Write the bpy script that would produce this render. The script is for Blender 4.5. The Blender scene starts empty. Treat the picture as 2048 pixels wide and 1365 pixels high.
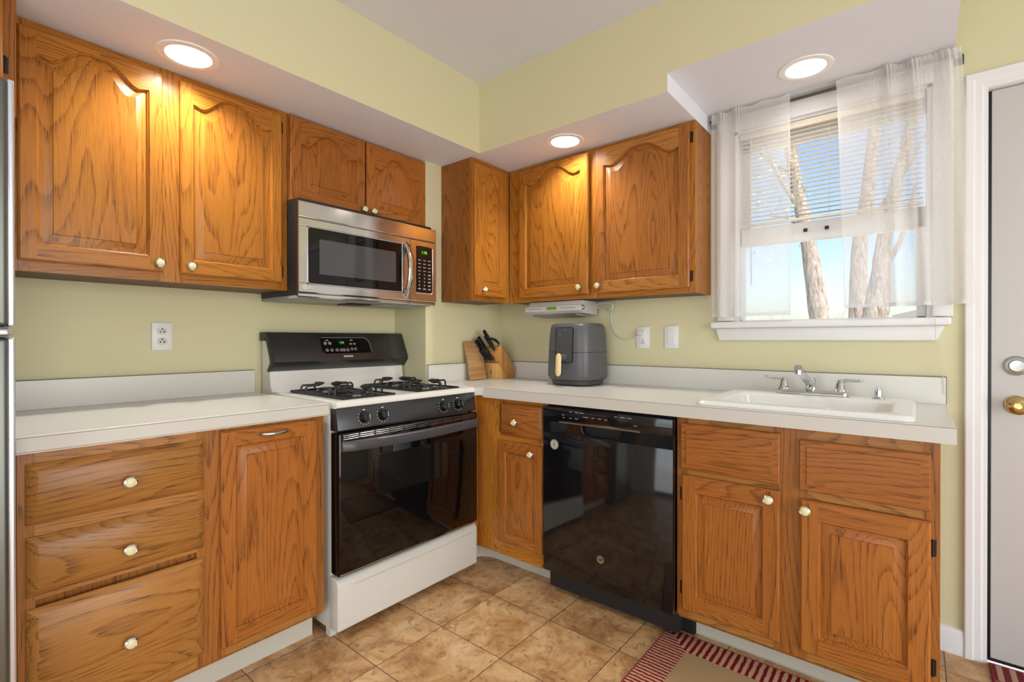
import bpy, bmesh, math, random
from mathutils import Vector, Matrix
random.seed(7)
PI = math.pi
SC = bpy.context.scene
COL = SC.collection

# ------------------------------------------------------------------ camera, world, light, exposure
cam_d = bpy.data.cameras.new('camera')
cam_d.sensor_width = 36.0
cam_d.lens = 982.283 * 36.0 / 2048.0
cam_d.clip_start = 0.02
cam = bpy.data.objects.new('camera', cam_d)
COL.objects.link(cam)
CAM = Vector((-2.42968, -2.08436, 1.15566))
yaw, pitch, roll = 0.6884502, -0.0034533, -0.00055275
f_ = Vector((math.cos(yaw) * math.cos(pitch), math.sin(yaw) * math.cos(pitch), math.sin(pitch)))
r_ = Vector((math.sin(yaw), -math.cos(yaw), 0))
u_ = r_.cross(f_)
r2 = math.cos(roll) * r_ + math.sin(roll) * u_
u2 = -math.sin(roll) * r_ + math.cos(roll) * u_
cam.matrix_world = Matrix(((r2.x, u2.x, -f_.x, CAM.x), (r2.y, u2.y, -f_.y, CAM.y), (r2.z, u2.z, -f_.z, CAM.z), (0, 0, 0, 1)))
SC.camera = cam

SC.view_settings.view_transform = 'Standard'
SC.view_settings.look = 'None'
SC.view_settings.gamma = 1.0
SC.view_settings.use_curve_mapping = False
SC.view_settings.exposure = -0.02

w = bpy.data.worlds.new('sky')
SC.world = w
w.use_nodes = True
nt = w.node_tree
nt.nodes.clear()
sky = nt.nodes.new('ShaderNodeTexSky')
sky.sky_type = 'NISHITA'
sky.sun_disc = False
sky.sun_elevation = math.radians(42)
sky.sun_rotation = math.radians(200)
sky.air_density = 1.0
sky.dust_density = 1.6
sky.ozone_density = 1.2
bg = nt.nodes.new('ShaderNodeBackground')
bg.inputs['Strength'].default_value = 0.27
wo = nt.nodes.new('ShaderNodeOutputWorld')
nt.links.new(sky.outputs[0], bg.inputs[0])
nt.links.new(bg.outputs[0], wo.inputs[0])


def area_light(name, loc, rot, sx, sy, power, col=(1, 1, 1)):
    l = bpy.data.lights.new(name, 'AREA')
    l.shape = 'RECTANGLE'
    l.size = sx
    l.size_y = sy
    l.energy = power
    l.color = col
    o = bpy.data.objects.new(name, l)
    o.location = loc
    o.rotation_euler = rot
    COL.objects.link(o)
    return o


# fill lamps added at the openings of the unseen dining side, behind the camera
area_light('fill_back', (-2.1, -4.40, 1.15), (PI / 2 + 0.30, 0, 0), 2.6, 2.1, 66, (0.96, 0.98, 1.0))
area_light('fill_side', (-4.50, -2.1, 1.15), (PI / 2 + 0.30, 0, -PI / 2), 2.4, 2.1, 40, (0.96, 0.98, 1.0))
# the sun outside, from behind the house, lights the trees
sun_d = bpy.data.lights.new('sun', 'SUN')
sun_d.energy = 11.0
sun_d.angle = math.radians(0.6)
sun_d.color = (1.0, 0.97, 0.92)
sun_o = bpy.data.objects.new('sun', sun_d)
sun_o.rotation_euler = (math.radians(14), math.radians(-20), 0)
COL.objects.link(sun_o)


# ------------------------------------------------------------------ materials
def lin(c):
    c = c / 255.0
    return c / 12.92 if c <= 0.04045 else ((c + 0.055) / 1.055) ** 2.4


def rgb(r, g, b):
    return (lin(r), lin(g), lin(b), 1.0)


class NT:
    def __init__(s, name):
        s.m = bpy.data.materials.new(name)
        s.m.use_nodes = True
        s.t = s.m.node_tree
        s.b = s.t.nodes.get('Principled BSDF')
        s.out = s.t.nodes.get('Material Output')

    def n(s, typ, **kw):
        nd = s.t.nodes.new(typ)
        for k, v in kw.items():
            setattr(nd, k, v)
        return nd

    def l(s, a, b):
        s.t.links.new(a, b)

    def val(s, sock, v):
        if hasattr(v, 'links') or hasattr(v, 'is_linked'):
            s.l(v, sock)
        else:
            sock.default_value = v

    def math(s, op, a, b=None, c=None):
        nd = s.n('ShaderNodeMath', operation=op)
        s.val(nd.inputs[0], a)
        if b is not None:
            s.val(nd.inputs[1], b)
        if c is not None:
            s.val(nd.inputs[2], c)
        return nd.outputs[0]

    def mix(s, fac, a, b, blend='MIX'):
        nd = s.n('ShaderNodeMix', data_type='RGBA', blend_type=blend)
        s.val(nd.inputs[0], fac)
        s.val(nd.inputs[6], a)
        s.val(nd.inputs[7], b)
        return nd.outputs[2]

    def noise(s, vec, scale, detail=2.0, rough=0.5, dist=0.0):
        nd = s.n('ShaderNodeTexNoise')
        s.l(vec, nd.inputs['Vector'])
        nd.inputs['Scale'].default_value = scale
        nd.inputs['Detail'].default_value = detail
        nd.inputs['Roughness'].default_value = rough
        nd.inputs['Distortion'].default_value = dist
        return nd.outputs['Fac']

    def ramp(s, fac, stops):
        nd = s.n('ShaderNodeValToRGB')
        cr = nd.color_ramp
        while len(cr.elements) < len(stops):
            cr.elements.new(0.5)
        for e, (p, c) in zip(cr.elements, stops):
            e.position = p
            e.color = c
        s.l(fac, nd.inputs[0])
        return nd.outputs[0]

    def bump(s, h, strength, dist=0.002):
        nd = s.n('ShaderNodeBump')
        nd.inputs['Strength'].default_value = strength
        nd.inputs['Distance'].default_value = dist
        s.l(h, nd.inputs['Height'])
        s.l(nd.outputs[0], s.b.inputs['Normal'])


def mat(name, col, rough=0.5, metal=0.0, spec=None, emit=None, estr=0.0, coat=0.0, mottle=0.0):
    k = NT(name)
    b = k.b
    b.inputs['Base Color'].default_value = col
    b.inputs['Roughness'].default_value = rough
    b.inputs['Metallic'].default_value = metal
    if spec is not None:
        b.inputs['Specular IOR Level'].default_value = spec
    if coat:
        b.inputs['Coat Weight'].default_value = coat
        b.inputs['Coat Roughness'].default_value = 0.05
    if emit:
        b.inputs['Emission Color'].default_value = emit
        b.inputs['Emission Strength'].default_value = estr
    if mottle:
        tc = k.n('ShaderNodeTexCoord')
        nz = k.noise(tc.outputs['Object'], 6.0, 3.0)
        dark = (col[0] * (1 - mottle), col[1] * (1 - mottle), col[2] * (1 - mottle), 1)
        k.l(k.mix(nz, dark, col), b.inputs['Base Color'])
    return k.m


def oak(name, axis, light=(184, 122, 45), mid=(160, 97, 33), dark=(98, 54, 20), rings=40.0):
    k = NT(name)
    tc = k.n('ShaderNodeTexCoord')
    oi = k.n('ShaderNodeObjectInfo')
    cmb = k.n('ShaderNodeCombineXYZ')
    for i, q in enumerate((7.3, 11.9, 5.1)):
        k.l(k.math('MULTIPLY', oi.outputs['Random'], q), cmb.inputs[i])
    add = k.n('ShaderNodeVectorMath', operation='ADD')
    k.l(tc.outputs['Object'], add.inputs[0])
    k.l(cmb.outputs[0], add.inputs[1])

    def stretch(along, across):
        mp = k.n('ShaderNodeMapping')
        sc = [across] * 3
        sc[{'x': 0, 'y': 1, 'z': 2}[axis]] = along
        mp.inputs['Scale'].default_value = sc
        k.l(add.outputs[0], mp.inputs['Vector'])
        return mp.outputs[0]
    # flat-sawn figure: contour lines of a stretched noise field
    n1 = k.noise(stretch(0.15, 1.0), 4.2, 1.5, 0.4)
    wob = k.noise(stretch(0.16, 2.0), 26.0, 3.0, 0.6)
    h = k.math('ADD', k.math('MULTIPLY', n1, rings), k.math('MULTIPLY', wob, 0.7))
    fr = k.math('FRACT', h)
    ring = k.ramp(fr, [(0.0, (0.95, 0.95, 0.95, 1)), (0.10, (0.7, 0.7, 0.7, 1)), (0.30, (0.16, 0.16, 0.16, 1)), (0.6, (0.02, 0.02, 0.02, 1)), (0.94, (0, 0, 0, 1)), (1.0, (0.95, 0.95, 0.95, 1))])
    pore = k.noise(stretch(0.03, 1.0), 330.0, 2.0, 0.65)
    porer = k.ramp(pore, [(0.50, (0, 0, 0, 1)), (0.60, (1, 1, 1, 1))])
    broad = k.noise(stretch(0.12, 1.0), 6.0, 2.0)
    base = k.mix(broad, rgb(*light), rgb(*mid))
    porem = k.math('MULTIPLY', porer, k.math('ADD', 0.20, k.math('MULTIPLY', ring, 0.75)))
    c1 = k.mix(k.math('MULTIPLY', ring, 0.34), base, rgb(*dark))
    c2 = k.mix(porem, c1, rgb(*dark))
    var = k.math('ADD', 0.9, k.math('MULTIPLY', oi.outputs['Random'], 0.2))
    vm = k.n('ShaderNodeVectorMath', operation='SCALE')
    k.l(c2, vm.inputs[0])
    k.l(var, vm.inputs['Scale'])
    k.l(vm.outputs[0], k.b.inputs['Base Color'])
    k.b.inputs['Roughness'].default_value = 0.27
    k.b.inputs['Specular IOR Level'].default_value = 0.28
    k.bump(pore, 0.10, 0.001)
    return k.m


M = {}
M['oak_z'] = oak('honey_oak_upright', 'z')
M['oak_x'] = oak('honey_oak_level', 'x')
M['oak_lo_z'] = oak('aged_oak_upright', 'z', (176, 110, 47), (148, 86, 34), (92, 51, 22), 38.0)
M['oak_lo_x'] = oak('aged_oak_level', 'x', (176, 110, 48), (148, 87, 35), (88, 50, 23), 42.0)
M['oak_br_z'] = oak('brown_oak_upright', 'z', (168, 108, 50), (140, 84, 36), (88, 52, 25), 40.0)
M['oak_br_x'] = oak('brown_oak_level', 'x', (180, 126, 64), (152, 100, 46), (88, 55, 29), 44.0)
M['oak_shade'] = mat('shaded_oak_underside', rgb(92, 52, 24), 0.5, mottle=0.2)  # shade under the wall cabinets put into the board colour


def paint(name, col, rough=0.6):
    k = NT(name)
    tc = k.n('ShaderNodeTexCoord')
    nz = k.noise(tc.outputs['Object'], 90.0, 2.0)
    n2 = k.noise(tc.outputs['Object'], 1.3, 2.0)
    k.l(k.mix(n2, (col[0] * 0.97, col[1] * 0.97, col[2] * 0.97, 1), col), k.b.inputs['Base Color'])
    k.b.inputs['Roughness'].default_value = rough
    k.b.inputs['Specular IOR Level'].default_value = 0.3
    k.bump(nz, 0.05, 0.001)
    return k.m


M['wall'] = paint('pale_yellow_paint', rgb(214, 208, 170))
M['ceil'] = paint('ceiling_white_paint', rgb(222, 223, 230), 0.8)
M['soffit'] = paint('soffit_white_paint', rgb(230, 231, 238), 0.7)
M['dining'] = paint('dining_white_paint', rgb(222, 222, 222), 0.7)
M['white_trim'] = paint('white_gloss_trim', rgb(232, 232, 232), 0.35)
M['door'] = paint('white_door_paint', rgb(206, 204, 201), 0.4)
M['lam'] = mat('white_laminate', rgb(218, 217, 209), 0.28, mottle=0.04)
M['lam_edge'] = mat('laminate_edge_band', rgb(202, 199, 190), 0.4, mottle=0.03)
M['lam_line'] = mat('laminate_brown_seam', rgb(120, 112, 98), 0.6)
M['vinyl'] = mat('vinyl_cove_base', rgb(196, 192, 176), 0.5, mottle=0.05)
M['enamel'] = mat('white_enamel', rgb(228, 227, 220), 0.22, coat=0.15)
M['enamel_shade'] = mat('shaded_white_steel', rgb(204, 202, 192), 0.3)  # white steel darkened for the weaker light near the floor
M['black_gloss'] = mat('black_gloss', rgb(13, 13, 16), 0.07, spec=0.55, coat=0.15)
M['panel_black'] = mat('black_satin_panel', rgb(40, 41, 44), 0.26, spec=0.8)
M['black_glass'] = mat('black_glass', rgb(9, 8, 10), 0.03, spec=0.45)
M['black_inner'] = mat('dark_oven_window', rgb(20, 20, 20), 0.04, spec=0.65)  # window glass lightened to stand in for its reflection
M['black_matte'] = mat('black_matte', rgb(26, 26, 27), 0.5)
M['iron'] = mat('black_cast_iron', rgb(30, 29, 29), 0.45)
M['char_handle'] = mat('charcoal_handle_plastic', rgb(66, 65, 68), 0.35)
M['olive_cap'] = mat('dark_end_cap_plastic', rgb(45, 45, 38), 0.45)
M['chrome'] = mat('chrome', rgb(210, 212, 215), 0.08, 1.0)
M['nickel'] = mat('satin_nickel', rgb(176, 175, 172), 0.25, 1.0)
M['brass'] = mat('brass', rgb(196, 172, 112), 0.18, 1.0)
M['ceramic'] = mat('cream_ceramic', rgb(224, 217, 168), 0.25)
M['hinge'] = mat('dark_bronze', rgb(48, 38, 32), 0.4, 0.6)
M['grey_plastic'] = mat('silver_grey_plastic', rgb(196, 194, 190), 0.4)
M['grey_plastic_d'] = mat('dull_grey_plastic', rgb(150, 152, 154), 0.45)
M['white_plastic'] = mat('white_plastic', rgb(228, 228, 230), 0.35)
M['almond'] = mat('almond_plastic', rgb(208, 204, 186), 0.4)
M['slot'] = mat('slot_black', rgb(22, 20, 18), 0.6)
M['cord'] = mat('pale_cord', rgb(206, 212, 198), 0.5)
M['fryer'] = mat('dark_grey_satin', rgb(84, 85, 88), 0.38)
M['fryer_panel'] = mat('dark_grey_panel', rgb(70, 72, 75), 0.25)
M['gold'] = mat('pale_gold_handle', rgb(226, 200, 146), 0.35, 0.0)
M['copper'] = mat('copper_mark', rgb(176, 130, 96), 0.35, 0.7)
M['sensor'] = mat('white_mark', rgb(225, 225, 225), 0.5)
M['legend'] = mat('grey_legend', rgb(150, 150, 150), 0.5)
M['legend_p'] = mat('pink_legend', rgb(190, 160, 172), 0.5)
M['green_led'] = mat('green_digits', rgb(20, 90, 20), 0.4, emit=(0.06, 1.0, 0.08, 1), estr=1.1)
M['lcd'] = mat('green_display', rgb(84, 120, 52), 0.3, emit=(0.10, 0.28, 0.05, 1), estr=0.35)
M['gasket'] = mat('black_gasket', rgb(16, 18, 22), 0.3)
M['knife'] = mat('black_knife_handle', rgb(18, 18, 20), 0.25)
M['rivet'] = mat('steel_rivet', rgb(200, 200, 200), 0.2, 1.0)
M['rod'] = mat('dark_curtain_rod', rgb(70, 68, 64), 0.4, 0.3)
M['slat'] = mat('ivory_blind_slat', rgb(226, 217, 200), 0.5)
M['lens'] = mat('lamp_lens', (1, 1, 1, 1), 0.5, emit=(1.0, 0.97, 0.93, 1), estr=1.3)
M['baffle'] = mat('white_baffle', rgb(242, 241, 238), 0.6)
M['lint'] = mat('pale_filter', rgb(170, 172, 150), 0.5)


def brushed(name, col, rough, axis):
    k = NT(name)
    tc = k.n('ShaderNodeTexCoord')
    mp = k.n('ShaderNodeMapping')
    sc = [160.0] * 3
    sc[axis] = 1.2
    mp.inputs['Scale'].default_value = sc
    k.l(tc.outputs['Object'], mp.inputs['Vector'])
    nz = k.noise(mp.outputs[0], 3.0, 2.0)
    k.b.inputs['Base Color'].default_value = col
    k.b.inputs['Metallic'].default_value = 1.0
    k.l(k.math('ADD', rough, k.math('MULTIPLY', nz, 0.08)), k.b.inputs['Roughness'])
    k.bump(nz, 0.03, 0.0004)
    return k.m


M['steel'] = brushed('brushed_stainless', rgb(218, 217, 215), 0.09, 0)
M['fridge'] = brushed('fridge_grey_steel', rgb(118, 120, 114), 0.34, 2)
M['trim_and_highlight'] = mat('bright_trim_and_highlight', rgb(225, 228, 236), 0.2, 0.8)  # microwave trim, and the painted highlight on the fridge door edge


def tile_floor():
    k = NT('brown_stone_tile')
    tc = k.n('ShaderNodeTexCoord')
    sep = k.n('ShaderNodeSeparateXYZ')
    k.l(tc.outputs['Object'], sep.inputs[0])
    T = 0.3105
    ux = k.math('DIVIDE', k.math('ADD', sep.outputs[0], 0.777), T)
    uy = k.math('DIVIDE', k.math('ADD', sep.outputs[1], 0.613), T)
    fx = k.math('ABSOLUTE', k.math('SUBTRACT', k.math('FRACT', ux), 0.5))
    fy = k.math('ABSOLUTE', k.math('SUBTRACT', k.math('FRACT', uy), 0.5))
    mx = k.math('MAXIMUM', fx, fy)
    g = k.math('GREATER_THAN', mx, 0.4948)
    idv = k.n('ShaderNodeCombineXYZ')
    k.l(k.math('FLOOR', ux), idv.inputs[0])
    k.l(k.math('FLOOR', uy), idv.inputs[1])
    wn = k.n('ShaderNodeTexWhiteNoise', noise_dimensions='3D')
    k.l(idv.outputs[0], wn.inputs['Vector'])
    sc = k.n('ShaderNodeVectorMath', operation='SCALE')
    k.l(wn.outputs['Color'], sc.inputs[0])
    sc.inputs['Scale'].default_value = 9.0
    ad = k.n('ShaderNodeVectorMath', operation='ADD')
    k.l(tc.outputs['Object'], ad.inputs[0])
    k.l(sc.outputs[0], ad.inputs[1])
    n1 = k.noise(ad.outputs[0], 7.0, 6.0, 0.62, 0.6)
    n2 = k.noise(ad.outputs[0], 22.0, 5.0, 0.65, 1.2)
    n3 = k.noise(ad.outputs[0], 55.0, 3.0, 0.6, 0.5)
    c = k.ramp(n1, [(0.28, rgb(142, 100, 58)), (0.44, rgb(192, 146, 96)), (0.58, rgb(214, 174, 124)), (0.76, rgb(230, 200, 158))])
    v = k.ramp(n2, [(0.36, (1, 1, 1, 1)), (0.46, (0, 0, 0, 1))])
    c = k.mix(k.math('MULTIPLY', v, 0.55), c, rgb(126, 86, 50))
    v2 = k.ramp(n2, [(0.60, (0, 0, 0, 1)), (0.70, (1, 1, 1, 1))])
    c = k.mix(k.math('MULTIPLY', v2, 0.5), c, rgb(226, 204, 172))
    v3 = k.ramp(n3, [(0.60, (0, 0, 0, 1)), (0.72, (1, 1, 1, 1))])
    c = k.mix(k.math('MULTIPLY', v3, 0.22), c, rgb(120, 84, 54))
    c = k.mix(g, c, rgb(92, 72, 54))
    k.l(c, k.b.inputs['Base Color'])
    k.b.inputs['Roughness'].default_value = 0.42
    k.b.inputs['Specular IOR Level'].default_value = 0.35
    k.bump(k.math('SUBTRACT', 1.0, g), 0.3, 0.002)
    return k.m


M['tile'] = tile_floor()


def rug_mat():
    k = NT('striped_border_rug_weave')
    tc = k.n('ShaderNodeTexCoord')
    sep = k.n('ShaderNodeSeparateXYZ')
    k.l(tc.outputs['Object'], sep.inputs[0])
    wob = k.noise(tc.outputs['Object'], 60.0, 2.0)
    wo_ = k.math('MULTIPLY', k.math('SUBTRACT', wob, 0.5), 0.008)
    # rug object origin is its centre; half sizes 0.30 (x) and 0.46 (y)
    ax = k.math('SUBTRACT', 0.30, k.math('ABSOLUTE', sep.outputs[0]))
    ay = k.math('SUBTRACT', 0.46, k.math('ABSOLUTE', sep.outputs[1]))
    near = k.math('MINIMUM', ax, ay)
    inb = k.math('LESS_THAN', k.math('ADD', near, wo_), 0.108)
    px = k.math('FRACT', k.math('DIVIDE', k.math('ADD', sep.outputs[0], wo_), 0.0165))
    py = k.math('FRACT', k.math('DIVIDE', k.math('ADD', sep.outputs[1], wo_), 0.0235))
    sx = k.math('LESS_THAN', px, 0.45)
    sy = k.math('LESS_THAN', py, 0.48)
    selx = k.math('LESS_THAN', ay, ax)
    st = k.math('ADD', k.math('MULTIPLY', selx, sx), k.math('MULTIPLY', k.math('SUBTRACT', 1.0, selx), sy))
    fine = k.noise(tc.outputs['Object'], 400.0, 2.0)
    tan = k.mix(fine, rgb(166, 138, 98), rgb(196, 170, 130))
    cream = k.mix(fine, rgb(196, 150, 122), rgb(220, 180, 150))
    red = k.mix(fine, rgb(104, 20, 24), rgb(146, 36, 40))
    bord = k.mix(st, cream, red)
    c = k.mix(inb, tan, bord)
    k.l(c, k.b.inputs['Base Color'])
    k.b.inputs['Roughness'].default_value = 0.95
    k.b.inputs['Specular IOR Level'].default_value = 0.1
    k.bump(fine, 0.5, 0.002)
    return k.m


M['rug'] = rug_mat()
M['rug_edge'] = mat('red_binding', rgb(128, 30, 34), 0.9)


def mat_weave():
    k = NT('red_mat_weave')
    tc = k.n('ShaderNodeTexCoord')
    sep = k.n('ShaderNodeSeparateXYZ')
    k.l(tc.outputs['Object'], sep.inputs[0])
    fine = k.noise(tc.outputs['Object'], 300.0, 2.0)
    py = k.math('FRACT', k.math('DIVIDE', sep.outputs[1], 0.034))
    st = k.math('LESS_THAN', py, 0.45)
    inb = k.math('GREATER_THAN', sep.outputs[0], 0.155)
    pink = k.mix(fine, rgb(140, 70, 62), rgb(176, 104, 92))
    bord = k.mix(st, rgb(120, 28, 34), rgb(190, 160, 130))
    k.l(k.mix(inb, pink, bord), k.b.inputs['Base Color'])
    k.b.inputs['Roughness'].default_value = 0.95
    k.bump(fine, 0.5, 0.002)
    return k.m


M['doormat'] = mat_weave()


def wood_block(name, light, dark, axis, scale=30.0):
    k = NT(name)
    tc = k.n('ShaderNodeTexCoord')
    mp = k.n('ShaderNodeMapping')
    sc = [1.0] * 3
    sc[axis] = 0.08
    mp.inputs['Scale'].default_value = sc
    k.l(tc.outputs['Object'], mp.inputs['Vector'])
    nz = k.noise(mp.outputs[0], scale, 3.0, 0.6)
    k.l(k.ramp(nz, [(0.35, rgb(*dark)), (0.65, rgb(*light))]), k.b.inputs['Base Color'])
    k.b.inputs['Roughness'].default_value = 0.4
    return k.m


M['block'] = wood_block('beech_block', (214, 160, 92), (180, 118, 58), 2)
M['block_pale'] = wood_block('pale_beech_rest', (222, 176, 104), (198, 146, 78), 2)
M['board'] = wood_block('bamboo_board', (196, 156, 108), (160, 116, 72), 0, 22.0)


def sheer():
    k = NT('sheer_white_voile')
    tr = k.n('ShaderNodeBsdfTransparent')
    df = k.n('ShaderNodeBsdfDiffuse')
    df.inputs[0].default_value = rgb(244, 243, 241)
    tl = k.n('ShaderNodeBsdfTranslucent')
    tl.inputs[0].default_value = rgb(246, 244, 240)
    m1 = k.n('ShaderNodeMixShader')
    m1.inputs[0].default_value = 0.45
    k.l(df.outputs[0], m1.inputs[1])
    k.l(tl.outputs[0], m1.inputs[2])
    tc = k.n('ShaderNodeTexCoord')
    nz = k.noise(tc.outputs['Object'], 160.0, 2.0)
    m2 = k.n('ShaderNodeMixShader')
    # a thin open weave hides more the more obliquely it is looked through
    geo = k.n('ShaderNodeNewGeometry')
    dt = k.n('ShaderNodeVectorMath', operation='DOT_PRODUCT')
    k.l(geo.outputs['Normal'], dt.inputs[0])
    k.l(geo.outputs['Incoming'], dt.inputs[1])
    cs = k.math('MAXIMUM', k.math('ABSOLUTE', dt.outputs['Value']), 0.12)
    gap = k.math('SUBTRACT', 0.60, k.math('MULTIPLY', nz, 0.14))
    k.l(k.math('SUBTRACT', 1.0, k.math('POWER', gap, k.math('DIVIDE', 1.0, cs))), m2.inputs[0])
    k.l(tr.outputs[0], m2.inputs[1])
    k.l(m1.outputs[0], m2.inputs[2])
    k.l(m2.outputs[0], k.out.inputs[0])
    return k.m


M['sheer'] = sheer()


def glass():
    k = NT('window_glass')
    tr = k.n('ShaderNodeBsdfTransparent')
    gl = k.n('ShaderNodeBsdfGlossy')
    gl.inputs['Roughness'].default_value = 0.02
    fr = k.n('ShaderNodeFresnel')
    fr.inputs[0].default_value = 1.25
    m = k.n('ShaderNodeMixShader')
    k.l(fr.outputs[0], m.inputs[0])
    k.l(tr.outputs[0], m.inputs[1])
    k.l(gl.outputs[0], m.inputs[2])
    k.l(m.outputs[0], k.out.inputs[0])
    return k.m


M['glass'] = glass()


def bark():
    k = NT('grey_brown_bark')
    tc = k.n('ShaderNodeTexCoord')
    mp = k.n('ShaderNodeMapping')
    mp.inputs['Scale'].default_value = (1, 1, 0.25)
    k.l(tc.outputs['Object'], mp.inputs['Vector'])
    nz = k.noise(mp.outputs[0], 40.0, 5.0, 0.65, 0.8)
    n2 = k.noise(tc.outputs['Object'], 6.0, 3.0)
    c = k.ramp(nz, [(0.35, rgb(104, 92, 84)), (0.5, rgb(158, 146, 134)), (0.68, rgb(188, 180, 168))])
    k.l(k.mix(k.math('MULTIPLY', n2, 0.35), c, rgb(128, 104, 92)), k.b.inputs['Base Color'])
    k.b.inputs['Roughness'].default_value = 0.9
    k.bump(nz, 0.8, 0.02)
    return k.m


M['bark'] = bark()
M['leaf'] = mat('pale_spring_leaf', rgb(170, 176, 120), 0.7)
M['grass'] = mat('bounce_pale_lawn', rgb(206, 204, 196), 0.9, mottle=0.15)  # unseen ground paled so sunlight bounces up to the soffit
M['siding'] = mat('beige_siding', rgb(206, 192, 172), 0.8)
M['roof'] = mat('grey_roof_shingle', rgb(126, 120, 116), 0.9)


# ------------------------------------------------------------------ mesh helpers
class MB:
    def __init__(s):
        s.v, s.f, s.m = [], [], []

    def add(s, vs, fs, mi=0):
        o = len(s.v)
        s.v += [tuple(v) for v in vs]
        for f in fs:
            s.f.append([i + o for i in f])
            s.m.append(mi)
        return s

    def box(s, x0, x1, y0, y1, z0, z1, mi=0, bev=0.0, seg=2):
        x0, x1 = min(x0, x1), max(x0, x1)
        y0, y1 = min(y0, y1), max(y0, y1)
        z0, z1 = min(z0, z1), max(z0, z1)
        vs = [(x0, y0, z0), (x1, y0, z0), (x1, y1, z0), (x0, y1, z0), (x0, y0, z1), (x1, y0, z1), (x1, y1, z1), (x0, y1, z1)]
        fs = [(0, 3, 2, 1), (4, 5, 6, 7), (0, 1, 5, 4), (1, 2, 6, 5), (2, 3, 7, 6), (3, 0, 4, 7)]
        if bev <= 0:
            return s.add(vs, fs, mi)
        return s.bevel_raw(vs, fs, mi, bev, seg)

    def bevel_raw(s, vs, fs, mi, bev, seg=2):
        b = bmesh.new()
        bv = [b.verts.new(v) for v in vs]
        for f in fs:
            b.faces.new([bv[i] for i in f])
        bmesh.ops.recalc_face_normals(b, faces=b.faces)
        es = [e for e in b.edges if len(e.link_faces) == 2 and e.calc_face_angle(0) > 0.5]
        bmesh.ops.bevel(b, geom=es, offset=bev, segments=seg, profile=0.5, affect='EDGES', clamp_overlap=True)
        b.verts.index_update()
        s.add([v.co[:] for v in b.verts], [[v.index for v in f.verts] for f in b.faces], mi)
        b.free()
        return s

    def prism(s, pts, axis, a0, a1, mi=0, bev=0.0, seg=2):
        """extrude a 2D outline along axis; pts are the other two coordinates in xyz order"""
        n = len(pts)
        vs = []
        for a in (a0, a1):
            for p in pts:
                q = list(p)
                q.insert(axis, a)
                vs.append(tuple(q))
        fs = [list(range(n))[::-1], list(range(n, 2 * n))]
        for i in range(n):
            j = (i + 1) % n
            fs.append((i, j, n + j, n + i))
        if bev > 0:
            return s.bevel_raw(vs, fs, mi, bev, seg)
        return s.add(vs, fs, mi)

    def tube(s, path, r, mi=0, n=8, cap=True):
        path = [Vector(p) for p in path]
        rs = r if isinstance(r, (list, tuple)) else [r] * len(path)
        vs, fs = [], []
        up = None
        for i, p in enumerate(path):
            if i == 0:
                t = path[1] - path[0]
            elif i == len(path) - 1:
                t = path[-1] - path[-2]
            else:
                t = (path[i + 1] - p).normalized() + (p - path[i - 1]).normalized()
            t.normalize()
            if up is None:
                up = Vector((0, 0, 1)) if abs(t.z) < 0.9 else Vector((1, 0, 0))
            a = t.cross(up)
            if a.length < 1e-4:
                a = t.orthogonal()
            a.normalize()
            b = a.cross(t).normalized()
            up = b
            for q in range(n):
                th = 2 * PI * q / n
                vs.append(p + (a * math.cos(th) + b * math.sin(th)) * rs[i])
        for i in range(len(path) - 1):
            for q in range(n):
                k = (q + 1) % n
                fs.append((i * n + q, i * n + k, (i + 1) * n + k, (i + 1) * n + q))
        if cap:
            fs.append(list(range(n))[::-1])
            fs.append([(len(path) - 1) * n + q for q in range(n)])
        return s.add(vs, fs, mi)

    def lathe(s, prof, c, d, n=24, mi=0, mis=None, cap=True):
        """prof: list of (radius, height) along direction d from centre c"""
        d = Vector(d).normalized()
        a = d.orthogonal().normalized()
        b = d.cross(a)
        c = Vector(c)
        o = len(s.v)
        vs = []
        for (r, h) in prof:
            for q in range(n):
                th = 2 * PI * q / n
                vs.append(c + d * h + (a * math.cos(th) + b * math.sin(th)) * max(r, 1e-5))
        s.add(vs, [], 0)
        for i in range(len(prof) - 1):
            for q in range(n):
                k = (q + 1) % n
                s.f.append([o + i * n + q, o + i * n + k, o + (i + 1) * n + k, o + (i + 1) * n + q])
                s.m.append(mis[i] if mis else mi)
        if not cap:
            return s
        s.f.append([o + q for q in range(n)][::-1])
        s.m.append(mis[0] if mis else mi)
        s.f.append([o + (len(prof) - 1) * n + q for q in range(n)])
        s.m.append(mis[-1] if mis else mi)
        return s

    def loft(s, rings, mi=0, cap=True):
        n = len(rings[0])
        vs = [p for r in rings for p in r]
        fs = []
        for i in range(len(rings) - 1):
            for q in range(n):
                k = (q + 1) % n
                fs.append((i * n + q, i * n + k, (i + 1) * n + k, (i + 1) * n + q))
        if cap:
            fs.append(list(range(n))[::-1])
            fs.append([(len(rings) - 1) * n + q for q in range(n)])
        return s.add(vs, fs, mi)

    def build(s, name, mats, parent=None, world=False, fix=True, angle=35.0):
        me = bpy.data.meshes.new(name)
        vs = s.v
        if world and parent is not None:
            inv = MW[parent.name].inverted()
            vs = [inv @ Vector(v) for v in vs]
        me.from_pydata([tuple(v) for v in vs], [], s.f)
        if not isinstance(mats, (list, tuple)):
            mats = [mats]
        for m in mats:
            me.materials.append(m)
        for p, mi in zip(me.polygons, s.m):
            p.material_index = min(mi, len(mats) - 1)
            p.use_smooth = True
        if fix:
            b = bmesh.new()
            b.from_mesh(me)
            bmesh.ops.remove_doubles(b, verts=b.verts, dist=1e-5)
            bmesh.ops.recalc_face_normals(b, faces=b.faces)
            b.to_mesh(me)
            b.free()
        me.set_sharp_from_angle(angle=math.radians(angle))
        me.update()
        o = bpy.data.objects.new(name, me)
        COL.objects.link(o)
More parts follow.
